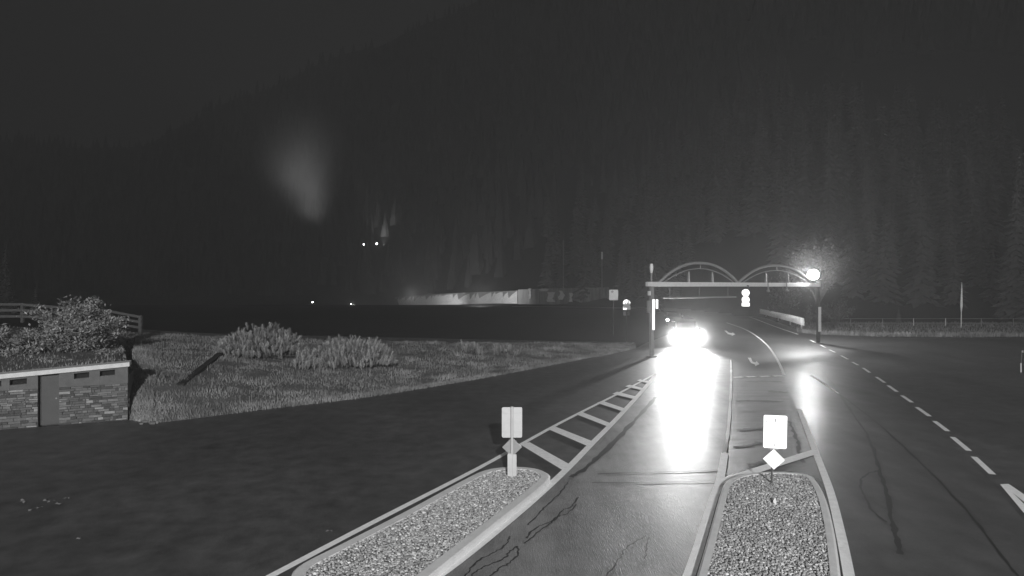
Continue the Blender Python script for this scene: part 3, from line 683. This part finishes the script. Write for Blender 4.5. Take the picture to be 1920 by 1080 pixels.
b = MB(); b.tube([(q.x, q.y + .07, 4.72), (q.x, q.y + .07, 3.2)], .04, 8); b.build('hanger_post', M['darksteel'], r)
b = MB(); b.bar((q.x, q.y + .07, 4.76), (q.x - GN.x * .2, q.y + .07 - GN.y * .2, 4.80), .08, .08); b.build('bracket', M['darksteel'], r)
# roadside signs left of the gantry
c = at(1150.5, 553, 60); r = empty('information_sign', (c.x, c.y, 0), 'pale square board on a dark post at the end of the long wall', 'traffic sign')
panel_on(r, c, rrect(.88, 1.03, .06), .02, M['dimreflect'], 'board'); panel_on(r, c + Vector((-.13, -.024, .32)), circ(.12, 14), .004, M['mark'], 'printed_mark')
panel_on(r, c + Vector((0, -.024, -.18)), rrect(.66, .30, .02), .004, M['dimreflect'], 'lower_panel')
b = MB(); b.tube([(c.x, c.y + .06, -.1), (c.x, c.y + .06, c.z + .5)], .05, 8); b.build('post', M['darksteel'], r)
c = at(1175, 568.5, 52); r = empty('speed_sign', (c.x, c.y, 0), 'bright round sign over a small panel on a roadside post left of the gantry', 'traffic sign')
panel_on(r, c, circ(.31), .015, M['reflect'], 'round_panel', .13)
for dx in (-.08, .08): panel_on(r, c + Vector((dx, -.018, -.01)), [(x_ * .6, y_) for x_, y_ in circ(.075, 10)], .003, M['mark'], 'printed_mark', .13)
panel_on(r, at(1175, 577, 52), rrect(.62, .34, .03), .015, M['reflect'], 'lower_panel', .13)
for dx in (-3.8, 3.8): panel_on(r, at(1175 + dx, 588, 52), rrect(.22, .33, .04), .05, M['steel'], 'signal_box')
b = MB(); b.tube([(c.x, c.y + .07, -.1), (c.x, c.y + .07, c.z + .25)], .045, 8); b.build('post', M['darksteel'], r)

# ------------------------------------------------------------------ guard wall on the bend
gw = empty('guard_wall', at(1508, 612, 67), 'white curved guard wall on short posts along the outer bend', 'barrier')
GP = [(1508, 597, 611, 67), (1485, 591, 604, 75), (1460, 586, 597, 86), (1435, 581, 590.5, 98), (1412, 576.5, 584.5, 111), (1390, 572.5, 580, 124)]
def gw_at(t):
    t = t * (len(GP) - 1); i = min(len(GP) - 2, int(t)); t -= i; return [lerp(GP[i][k], GP[i+1][k], t) for k in range(4)]
NB = 22
for i in range(NB):         # boards overlap like scales, each turned to catch the station floodlight
    a, c = gw_at(i / NB), gw_at((i + 1.08) / NB if i < NB - 1 else 1)
    A0, A1 = at(a[0], a[1], a[3]), at(a[0], a[2], a[3]); dB = a[3] - .15
    C0, C1 = at(c[0], c[1], c[3]), at(c[0], c[2], c[3]); sh = (C0 - A0); f_ = Vector((sh.x * 1.0, -abs(sh.x) * .4 - sh.y * 0, 0))
    k = C0.y / (A0.y + .14); C0 = Vector((C0.x / k, C0.y / k, H + (C0.z - H) / k)); C1 = Vector((C1.x / k, C1.y / k, H + (C1.z - H) / k))
    th = Vector((.01, .05, 0)); b = MB(); b.add([A0, A1, C0, C1, A0 + th, A1 + th, C0 + th, C1 + th], [(0, 1, 3, 2), (4, 6, 7, 5), (0, 2, 6, 4), (1, 5, 7, 3), (0, 4, 5, 1), (2, 3, 7, 6)])
    b.build('board', M['boardsheet'], gw)
    if i % 4 == 1:
        m_ = A1 + Vector((.12, .25, 0)); b = MB(); b.box((m_.x, m_.y, m_.z / 2 + .1), (.14, .12, m_.z + .5)); b.build('post', M['galv'], gw)
A0, C0 = at(1508, 604, 67.6), at(1390, 576, 124.6); pr = [at(gw_at(t / 8)[0], (gw_at(t / 8)[1] + gw_at(t / 8)[2]) / 2, gw_at(t / 8)[3] + .9) for t in range(9)]
b = MB(); b.tube(pr, .06, 6); b.build('back_rail', M['galv'], gw)

# ------------------------------------------------------------------ long lit wall of the avalanche gallery
wl = empty('gallery_wall', at(970, 570, 183), 'long low concrete road wall in the valley, its left stretch lit', 'wall')
WP = [(700, 566, 575, 420), (735, 559, 574, 350), (770, 555, 572.5, 290), (820, 551.5, 572, 245), (870, 549, 571.5, 218), (920, 547, 571, 200), (970, 545, 570.5, 184)]
def wallseg(a, c, m, name, thick=.6, tlift=0):
    A0, A1 = at(a[0], a[1], a[3]), at(a[0], a[2], a[3]); C0, C1 = at(c[0], c[1], c[3]), at(c[0], c[2], c[3])
    A1.z -= 1.5; C1.z -= 1.5; th = Vector((.1, thick, 0))
    b = MB(); b.add([A0, A1, C0, C1, A0 + th, A1 + th, C0 + th, C1 + th], [(0, 1, 3, 2), (4, 6, 7, 5), (0, 2, 6, 4), (1, 5, 7, 3), (0, 4, 5, 1), (2, 3, 7, 6)])
    return b.build(name, m, wl)
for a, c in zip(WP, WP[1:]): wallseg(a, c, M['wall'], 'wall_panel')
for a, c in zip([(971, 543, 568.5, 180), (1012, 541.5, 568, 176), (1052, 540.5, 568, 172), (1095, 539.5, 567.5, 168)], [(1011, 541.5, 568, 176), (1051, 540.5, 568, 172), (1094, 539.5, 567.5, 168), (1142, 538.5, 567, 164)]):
    wallseg(a, c, M['walldark'], 'wall_panel')
# jagged plant shadows painted over the wall's upper edge, slightly proud
def wline(x):
    for a, c in zip(WP, WP[1:]):
        if x <= c[0]: t = (x - a[0]) / (c[0] - a[0]); return [lerp(a[k], c[k], t) for k in range(3)] + [1 / lerp(1 / a[3], 1 / c[3], t)]
    return WP[-1]
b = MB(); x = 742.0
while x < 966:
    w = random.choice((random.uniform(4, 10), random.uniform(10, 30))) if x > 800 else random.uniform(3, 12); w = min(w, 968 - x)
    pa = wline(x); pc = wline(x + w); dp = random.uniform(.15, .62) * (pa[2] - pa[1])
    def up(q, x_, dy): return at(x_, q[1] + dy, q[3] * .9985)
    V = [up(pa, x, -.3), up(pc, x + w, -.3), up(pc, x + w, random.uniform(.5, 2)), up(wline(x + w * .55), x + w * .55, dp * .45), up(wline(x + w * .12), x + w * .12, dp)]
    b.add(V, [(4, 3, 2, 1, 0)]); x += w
b.build('painted_shadow', M['wallshade'], wl)
for x0, y0, y1, D0, m in ((1032, 548, 566, 172.0, 'wall'), (1052, 545, 562, 170.5, 'wall'), (1070, 549, 566, 169.5, 'wall'), (993, 541, 560, 177, 'walldark'), (1020, 541, 546, 174, 'wall')):
    b = MB(); w = random.uniform(.4, 1.6) if m == 'wall' else .4
    A = at(x0, y0, D0); Z = at(x0, y1, D0); pts_ = []
    for k in range(7): pts_.append((A.x + w * random.uniform(.6, 1.2), lerp(A.z, Z.z, k / 6)))
    for k in range(6, -1, -1): pts_.append((A.x - w * random.uniform(.6, 1.2), lerp(A.z, Z.z, k / 6)))
    b.plate([(p_[0] - A.x + random.uniform(-.25, .25), p_[1] - A.z) for p_ in pts_], (A.x, A.y - .5, A.z), (1, 0, 0), (0, 0, 1), .05); b.build('lime_streak', M['concrete'], wl)
for x, y0, y1, D0, wht, lab in ((1057, 450, 540, 172, False, 'thin dark mast rising behind the wall, left of the taller lit one'), (1091, 524, 540, 169, False, 'short thin mast on the wall between the two tall masts'), (1130, 472, 540, 165, True, 'thin mast with a pale top section behind the right end of the wall')):
    p = at(x, y1, D0) + Vector((0, 1.2, 0)); t = at(x, y0, D0) + Vector((0, 1.2, 0)); r = empty('mast', (p.x, p.y, -1), lab, 'mast')
    b = MB(); b.tube([(p.x, p.y, -1), t], .12, 8); b.build('pole', M['steel'], r)
    if wht:
        b = MB(); b.tube([t + Vector((0, 0, -2.0)), t + Vector((0, 0, .05))], .22, 8); b.build('antenna', M['white'], r)
    else:
        b = MB(); b.tube([t + Vector((0, 0, -1.0)), t + Vector((0, 0, .05))], .18, 8); b.build('antenna', M['steel'], r)

# ------------------------------------------------------------------ right verge: grass, wire fence, pole, delineators
vpts = [(1478, 612), (1500, 606), (1560, 605), (1660, 605), (1800, 605), (1960, 605), (2300, 606), (2300, 632), (1930, 632.5), (1800, 634), (1700, 633), (1620, 631.5), (1545, 628.5), (1515, 624), (1494, 618)]
P = [g(x, y) for x, y in vpts]; b = MB(); b.add([(p.x, p.y, .02) for p in P], [tuple(range(len(P)))]); tag(b.build('verge', M['bank']), kind='structure')
PP = [(p.x, p.y) for p in P]; pts = []; hs = []
while len(pts) < 15000:
    if len(pts) % 5 == 0:      # dense fringe by the road
        x = random.uniform(1495, 2000); y0 = 629 + 3.2 * sm((x - 1545) / 130) - (1545 - x) * .1 * (x < 1545); p = g(x, y0 - random.uniform(.3, 4)); h = random.uniform(.2, .45)
    else:
        p = Vector((random.uniform(28, 88), random.uniform(56, 82), 0)); h = random.uniform(.12, .3)
        if not inside(PP, p.x, p.y): continue
    pts.append((p.x, p.y, .02)); hs.append(h)
tag(blades('grass', pts, hs, M['grass'], None), 'pale mown grass strip on the far side of the right yard', 'grass')
wf = empty('wire_fence', g(1595, 612), 'faint wire fence with thin posts behind the right grass strip', 'fence')
FX = [1560, 1595, 1655, 1713, 1773, 1840, 1900, 1960]; prev = None
for x in FX:
    p = g(x, 611.5); w_ = x in (1713, 1773); b = MB(); b.tube([p - Vector((0, 0, .1)), p + Vector((0, 0, .95))], .045, 6); b.build('post', M['dimreflect'] if w_ else M['steel'], wf)
    if prev is not None:
        for h in (.35, .9):
            b = MB(); b.tube([prev + Vector((0, 0, h)), p + Vector((0, 0, h))], .022, 4, False); b.build('wire', M['steel'], wf)
    prev = p
p = g(1802, 615, 0); r = empty('flagpole', p, 'slim pale pole with a narrow furled pennant standing on the right grass strip', 'pole')
t = at(1803.5, 529, p.y); b = MB(); b.tube([p, p.lerp(t, .5), t], [.05, .045, .02], 8); b.build('pole', M['galv'], r)
b = MB(); b.tube([p.lerp(t, .34), p.lerp(t, .48), p.lerp(t, .6), p.lerp(t, .97)], [.05, .125, .11, .035], 8); b.build('pennant', M['white'], r, smooth=True)
p = g(1914, 699); r = empty('delineator_post', p, 'thin dark roadside marker with a bright reflector at the right picture edge', 'delineator')
b = MB(); b.tube([p, p + Vector((.05, 0, 1.2))], .03, 8); b.build('post', M['darksteel'], r)
b = MB(); b.plate(circ(.06, 14), p + Vector((.06, -.04, 1.16)), (1, 0, 0), (0, 0, 1), .02); b.build('reflector', M['reflect'], r)
b = MB(); b.box(p + Vector((-.02, -.03, .28)), (.05, .03, .5)); b.build('marker_strip', M['dimreflect'], r)

# ------------------------------------------------------------------ vehicles
def van(loc, heading, label, name='van', lamps=True, scale=1.0, energy=900):
    """built along -Y (front), centred on the origin, then turned"""
    root = empty(name, (0, 0, 0), label, 'van' if name == 'van' else 'car')
    hgt = 1.95 * scale if name == 'van' else 1.5; W = .93; Lh = 2.4
    prof = [(-Lh, .35), (-Lh - .02, .62), (-Lh + .04, .98), (-Lh + .22, 1.08), (-Lh + .85, 1.20), (-Lh + 1.55, hgt - .06), (-Lh + 1.85, hgt), (Lh - .3, hgt), (Lh, hgt - .25), (Lh + .02, .45), (Lh - .1, .32)] if name == 'van' else \
           [(-Lh, .3), (-Lh - .02, .55), (-Lh + .05, .75), (-Lh + .3, .85), (-Lh + 1.2, .98), (-Lh + 1.95, hgt - .06), (-Lh + 2.3, hgt), (Lh - 1.2, hgt - .04), (Lh - .3, 1.02), (Lh, .9), (Lh + .02, .4), (Lh - .1, .3)]
    n = len(prof); V = []
    for sx, ins in ((-1, .06), (-1, 0), (1, 0), (1, .06)):
        for y, z in prof:
            tp = .10 * sm((z - 1.0) / .9); V.append((sx * (W - tp - ins), y + (ins * 1.0 if y < 0 else -ins * 1.0) * 0, z - (ins * .6 if z > 1.0 else -ins * .3)))
    Fs = [tuple(range(n)), tuple(range(4 * n - 1, 3 * n - 1, -1))]
    for s_ in range(3):
        for i in range(n):
            k = (i + 1) % n; Fs.append((s_*n+i, (s_+1)*n+i, (s_+1)*n+k, s_*n+k))
    b = MB(); b.add(V, Fs); b.build('body', M['carpaint'], root, bevel=.03)
    y0, z0, y1, z1 = (prof[4][0], prof[4][1], prof[5][0], prof[5][1])
    nv = Vector((0, -(z1-z0), (y1-y0))).normalized() * .012
    b = MB(); b.add([Vector((-.76, y0 + .04, z0 + .02)) + nv, Vector((.76, y0 + .04, z0 + .02)) + nv, Vector((.68, y1 - .03, z1 - .03)) + nv, Vector((-.68, y1 - .03, z1 - .03)) + nv], [(0, 1, 2, 3)]); b.build('windscreen', M['glass'], root)
    for sx in (-1, 1):
        b = MB(); xx = sx * (W - .045); b.add([(xx, y0 + .45, z0 + .05), (xx, Lh - .6, z0 + .05), (xx * .955, Lh - .7, hgt - .16), (xx * .955, y1 + .1, hgt - .16)], [(0, 1, 2, 3)]); b.build('side_window', M['glass'], root)
        b = MB(); b.box((sx * (W + .12), y0 + .42, z0 + .14), (.20, .12, .22)); b.build('mirror', M['carpaint'], root, bevel=.03)
        for yy in (-1.5, 1.5):
            b = MB(); b.tube([(sx * (W - .22), yy, .33), (sx * (W + .01), yy, .33)], .33, 18); w = b.build('wheel', M['rubber'], root, bevel=.02)
            b = MB(); b.tube([(sx * (W - .02), yy, .33), (sx * (W + .02), yy, .33)], .20, 14); b.build('rim', M['chrome'], w)
        hz = .92 if name == 'van' else .66
        b = MB(); b.box((sx * .72, -Lh + .02, hz), (.40, .10, .27)); hd = b.build('headlight', M['chrome'], root, bevel=.02)
        b = MB(); b.plate([(x_ * 1.1, y_) for x_, y_ in circ(.13, 20)], (sx * .74, -Lh - .035, hz), (1, 0, 0), (0, 0, 1), .01); b.build('bulb', M['headlamp'], hd)
        b = MB(); b.plate(circ(.06, 12), (sx * .70, -Lh - .05, .45), (1, 0, 0), (0, 0, 1), .01); b.build('fog_lamp', M['chrome'], root)
    b = MB(); b.box((0, -Lh - .03, .80 if name == 'van' else .58), (.95, .05, .18)); b.build('grille', M['darksteel'], root, bevel=.01)
    b = MB(); b.box((0, -Lh - .04, .45), (1.72, .12, .24)); bp = b.build('bumper', M['darksteel'], root, bevel=.04)
    b = MB(); b.box((0, -Lh - .105, .47), (.52, .01, .11)); b.build('number_plate', M['plate'], bp)
    root.location = loc; root.rotation_euler = (0, 0, heading)
    if lamps:
        R = Matrix.Rotation(heading, 3, 'Z')
        for sx in (-1, 1):
            hp = Vector(loc) + R @ Vector((sx * .74, -Lh - .12, hz)); tg = hp + R @ Vector((0, -30, -lamps))
            lamp('headlight_beam', 'SPOT', hp, energy, tg, spot_size=math.radians(34), spot_blend=1, shadow_soft_size=.12)
            if energy > 1000: lamp('headlight_spill', 'SPOT', hp, energy * .12, tg, spot_size=math.radians(100), spot_blend=1, shadow_soft_size=.12)
    return root
hd_ = -.26
van(g(1283, 650) + Vector((.8, 2.4, 0)), hd_, 'van driving towards the camera under the gantry with glaring headlights', 'van', .5, 1.0, 24000)
van((20.55, 77.5, 0), -.26, 'second car close behind the van, only one bright headlight showing', 'car', .8, 1.0, 40)
p = at(658.5, 570.3, 330); van((p.x, p.y + 2, p.z - .66), .33, 'distant car with lit headlights on the valley road left of the wall', 'car', .4, 1.0, 9000)
M['farlamp']

# ------------------------------------------------------------------ lamps on the far slope
def street_lamp(x, y, D, label, s=.45, spot=None):
    c = at(x, y, D); zb = terr(c.x, c.y); zb = min(zb, c.z - 4); r = empty('street_lamp', (c.x, c.y, zb), label, 'street lamp')
    b = MB(); b.tube([(c.x + .6, c.y + .5, zb), (c.x + .6, c.y + .5, c.z + .3), (c.x, c.y, c.z + .3)], .09, 6); b.build('pole', M['darksteel'], r)
    b = MB(); b.add([(c + Vector(v) * s)[:] for v in ICO_V.tolist()], [tuple(f) for f in ICO_F.tolist()]); b.build('lantern', M['farlamp'], r)
    b = MB(); b.box((c.x, c.y + .1, c.z + s + .08), (s * 2.4, s * 2.4, .12)); b.build('hood', M['darksteel'], r)
    return c
street_lamp(682, 458.5, 400, 'left lamp of the small pair glowing high on the dark slope', .5)
street_lamp(706.5, 457, 400, 'right lamp of the small pair, beside the lit strip of slope', .7)
street_lamp(586, 566.5, 300, 'single tiny lamp in the valley, left of the distant car', .38)

# ------------------------------------------------------------------ trees
def spruce_mesh(h, r, tiers, per, seed):
    random.seed(seed); b = MB(); V = []
    for t in range(tiers):
        f = t / (tiers - 1); z = h * (.08 + .90 * f); R = r * (1 - f) ** .85 + .12; n = max(5, int(per * (1 - .6 * f)))
        for k in range(n):
            a = 6.283 * (k + random.random() * .7) / n + t; L_ = R * random.uniform(.7, 1.15); dz = L_ * random.uniform(.25, .5); w = L_ * .26
            d = Vector((math.cos(a), math.sin(a), 0)); s_ = Vector((-d.y, d.x, 0)); o = Vector((0, 0, z))
            tip = o + d * L_ - Vector((0, 0, dz)); mid = o + d * L_ * .55 - Vector((0, 0, dz * .35))
            b.add([o + Vector((0, 0, .03 * h)), mid + s_ * w, tip, mid - s_ * w, mid - Vector((0, 0, L_ * .22))], [(0, 1, 2), (0, 2, 3), (1, 4, 2), (3, 2, 4), (0, 4, 1), (0, 3, 4)])
    b.add([(.1, 0, h * .95), (-.06, .09, h * .95), (-.06, -.09, h * .95), (0, 0, h * 1.03)], [(0, 1, 3), (1, 2, 3), (2, 0, 3)])
    tb = MB(); tb.tube([(0, 0, -1.5), (0, 0, h * .5), (0, 0, h * .97)], [h * .016, h * .010, .02], 6)
    return b, tb
protos = []
for i, (h, r_, ti, pe) in enumerate(((18, 3.0, 20, 12), (22, 3.3, 23, 12), (15, 2.8, 17, 11), (20, 2.6, 22, 11))):
    b, tb = spruce_mesh(h, r_, ti, pe, 30 + i); protos.append((tb.mesh('trunk', M['bark']), b.mesh('crown', M['needles'])))
random.seed(21)
def spruce(loc, k, sc, rz, label, grp=None):
    r = empty('spruce_tree', loc, label, 'tree', grp); r.scale = (sc * random.uniform(.9, 1.1), sc * random.uniform(.9, 1.1), sc); r.rotation_euler = (0, 0, rz)
    for nm, me in zip(('trunk', 'crown'), protos[k]):
        o = bpy.data.objects.new(nm, me); col.objects.link(o); o.parent = r
    return r
spots = []
tries = 0
while len(spots) < 285 and tries < 8000:
    tries += 1; px = random.triangular(985, 1960, 1500); X = 0; D = random.uniform(112, 240)
    if px > 1480: D = tab(DK, (px - CX) / F) + random.uniform(3, 95)
    X = (px - CX) / F * D
    if D < tab(DK, X / D) + 4: continue
    if any((X-a)**2 + (D-b_)**2 < 13 for a, b_ in spots): continue
    if 30 < X < 52 and D < 150: continue
    spots.append((X, D))
for X, D in spots: spruce((X, D, terr(X, D) - .3), random.randrange(4), random.uniform(.7, 1.25), random.uniform(0, 6), 'dark spruce in the forest on the slope behind the gantry', 'spruces on the forested slope')
for px, by, D, sc, k, lab in ((1906, 640, 84, .88, 1, 'tall dim spruce cut by the right picture edge'), (1945, 640, 80, .95, 0, 'dark spruce just beyond the right picture edge tree'),
                          (10, 590, 95, .62, 3, 'dim spruce at the far left edge behind the fence'), (66, 590, 100, .42, 2, 'small dim spruce right of the far left one behind the fence'), (-40, 590, 90, .75, 0, 'dim spruce beyond the left picture edge behind the fence')):
    X = (px - CX) / F * D; spruce((X, D, -.1 if px > 500 else -1.0), k, sc, random.uniform(0, 6), lab)
p = g(1685, 606.5); spruce((p.x, p.y, 0), 2, .155, 1.0, 'small lone young spruce behind the right wire fence')
p = g(1228, 590); spruce((24.6, 105, -.1), 3, .62, 2.0, 'slim spruce standing out above the gantry mast')
# one far forest mass higher up the slope
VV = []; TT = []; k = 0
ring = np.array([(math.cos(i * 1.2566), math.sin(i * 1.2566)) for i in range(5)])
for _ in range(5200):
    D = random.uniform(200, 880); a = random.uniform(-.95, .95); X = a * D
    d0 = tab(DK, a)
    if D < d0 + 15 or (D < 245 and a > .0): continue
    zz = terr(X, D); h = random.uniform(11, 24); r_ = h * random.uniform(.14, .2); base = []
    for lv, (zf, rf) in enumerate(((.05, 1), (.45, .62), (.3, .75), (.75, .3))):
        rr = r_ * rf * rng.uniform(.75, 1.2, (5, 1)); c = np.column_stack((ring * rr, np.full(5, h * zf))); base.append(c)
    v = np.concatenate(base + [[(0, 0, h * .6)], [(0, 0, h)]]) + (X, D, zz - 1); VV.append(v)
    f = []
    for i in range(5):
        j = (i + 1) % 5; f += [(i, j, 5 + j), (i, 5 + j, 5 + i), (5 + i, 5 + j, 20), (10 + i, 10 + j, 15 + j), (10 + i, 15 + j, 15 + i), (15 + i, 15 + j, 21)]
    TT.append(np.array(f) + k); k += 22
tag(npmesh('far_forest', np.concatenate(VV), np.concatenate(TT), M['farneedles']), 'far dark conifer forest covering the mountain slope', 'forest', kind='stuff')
# broadleaf tree and shrubs behind the floodlight
random.seed(5)
tp_ = g(1534, 627); tr_ = leafy(tp_ + Vector((0, 0, 2.9)), 5.9, 4.6, 7.2, 4300, 'broadleaf tree lit by the floodlight in front of it', 'broadleaf_tree', 'treeleaf', .24, 17, None, lim=.03, cat='tree', spread=.05)
b = MB(); b.tube([tp_ - Vector((0, 0, .2)), tp_ + Vector((.05, 0, 1.5)), tp_ + Vector((0, 0, 3.1))], [.13, .11, .09], 8); b.build('trunk', M['bark'], tr_)
leafy(g(1566, 613), 4.2, 2.4, 3.4, 2200, 'rounded bush below the floodlight, right of its post', 'leafy_shrub', 'treeleaf', .22, 12, None, lim=.02)
leafy(g(1516, 612), 1.6, 1.4, 2.9, 700, 'small bush between the guard wall end and the right gantry post', 'leafy_shrub', 'treeleaf', .2, 7, None, lim=.02)
leafy(at(1475, 600, 90), 6, 4, 7.0, 1800, 'dim broadleaf tree behind the white guard wall', 'broadleaf_tree', 'treeleaf', .4, 14, None, lim=.03, cat='tree')

# ------------------------------------------------------------------ lamps of the place and added unseen lights
lamp('floodlight_beam', 'SPOT', LP + dirc * .16, 900, LP + dirc * 30, spot_size=math.radians(165), spot_blend=.8, shadow_soft_size=.40)
lamp('added_tree_fill', 'POINT', LP + Vector((.7, 3.0, .5)), 3600, shadow_soft_size=.3)  # added unseen light for the tree, verge and guard wall
lamp('slope_lamp_light', 'SPOT', at(720, 462, 396), 50000, at(716, 380, 420), spot_size=math.radians(60), spot_blend=.9, shadow_soft_size=.5)
lamp('added_slope_beam', 'SPOT', at(602, 425, 380), 75000, at(548, 260, 374), spot_size=math.radians(80), spot_blend=1, shadow_soft_size=9)  # unseen lamp put in to light the bright patches on the slope
lamp('added_wall_light', 'SPOT', at(770, 556, 190), 85000, at(800, 556, 260), spot_size=math.radians(75), spot_blend=1, shadow_soft_size=2)  # unseen, added to brighten the wall's far left stretch
lamp('added_wall_light', 'SPOT', at(900, 559, 150), 75000, at(905, 552, 230), spot_size=math.radians(66), spot_blend=1, shadow_soft_size=1.5)  # second added light, unseen, for the nearer wall panels

# ------------------------------------------------------------------ haze
b = MB(); b.box((0, 520, 290), (3400, 1340, 700)); hz = b.mesh('haze', M['white']); hz.materials.clear()
hm = bpy.data.materials.new('haze'); hm.use_nodes = True; nt = hm.node_tree; nt.nodes.remove(nt.nodes['Principled BSDF'])
pv = nt.nodes.new('ShaderNodeVolumePrincipled'); pv.inputs['Color'].default_value = (.9, .9, .9, 1); pv.inputs['Density'].default_value = .0015; pv.inputs['Anisotropy'].default_value = .35
nt.links.new(pv.outputs[0], nt.nodes['Material Output'].inputs['Volume']); hz.materials.append(hm)
ho = bpy.data.objects.new('haze', hz); col.objects.link(ho); ho['kind'] = 'stuff'

def glow(name, c, radii, dens, aniso, label, cat, nscale=1.5):
    bm_ = bmesh.new(); bmesh.ops.create_icosphere(bm_, subdivisions=3, radius=1); me = bpy.data.meshes.new(name); bm_.to_mesh(me); bm_.free()
    m = bpy.data.materials.new(name); m.use_nodes = True; t = m.node_tree; t.nodes.remove(t.nodes['Principled BSDF'])
    p = t.nodes.new('ShaderNodeVolumePrincipled'); p.inputs['Color'].default_value = (.95, .95, .95, 1); p.inputs['Anisotropy'].default_value = aniso
    tc = t.nodes.new('ShaderNodeTexCoord'); gt = t.nodes.new('ShaderNodeTexGradient'); gt.gradient_type = 'SPHERICAL'; t.links.new(tc.outputs['Object'], gt.inputs[0])
    nz = t.nodes.new('ShaderNodeTexNoise'); nz.inputs['Scale'].default_value = nscale; nz.inputs['Detail'].default_value = 3; t.links.new(tc.outputs['Object'], nz.inputs[0])
    r = t.nodes.new('ShaderNodeMapRange'); r.inputs[1].default_value = .3; r.inputs[2].default_value = .7; r.inputs[3].default_value = .4; r.inputs[4].default_value = 1.3; t.links.new(nz.outputs[0], r.inputs[0])
    pw = t.nodes.new('ShaderNodeMath'); pw.operation = 'POWER'; pw.inputs[1].default_value = 1.6; t.links.new(gt.outputs['Fac'], pw.inputs[0])
    a = t.nodes.new('ShaderNodeMath'); a.operation = 'MULTIPLY'; t.links.new(pw.outputs[0], a.inputs[0]); t.links.new(r.outputs[0], a.inputs[1])
    d = t.nodes.new('ShaderNodeMath'); d.operation = 'MULTIPLY'; d.inputs[1].default_value = dens; t.links.new(a.outputs[0], d.inputs[0]); t.links.new(d.outputs[0], p.inputs['Density'])
    t.links.new(p.outputs[0], t.nodes['Material Output'].inputs['Volume']); me.materials.append(m)
    o = bpy.data.objects.new(name, me); col.objects.link(o); o.location = c; o.scale = radii; return tag(o, label, cat, kind='stuff')
vf = g(1283, 650)
glow('headlight_glow', vf + Vector((.4, .6, 1.1)), (5.4, 6.5, 5.6), .036, .5, 'added volume imitating glare round the van headlights', 'halo', 1.2)  # local volume added to imitate headlight bloom
glow('corona', LP + Vector((.3, 0, -.1)), (3.4, 3.4, 3.2), .012, .3, 'volume added to imitate glare round the floodlight', 'corona', 1.0)  # added volume standing in for lens glare at the floodlight
glow('slope_glow', at(560, 300, 376), (34, 25, 43), .034, .2, 'faint lit volume added in front of the dark slope', 'glow', 1.3)  # added lit volume imitating a bright smear on the slope
glow('slope_glow', at(572, 396, 379), (14, 9, 8), .012, .2, 'small lit volume added under the larger one', 'glow', 2.0)  # smaller added volume, lower end of the same smear
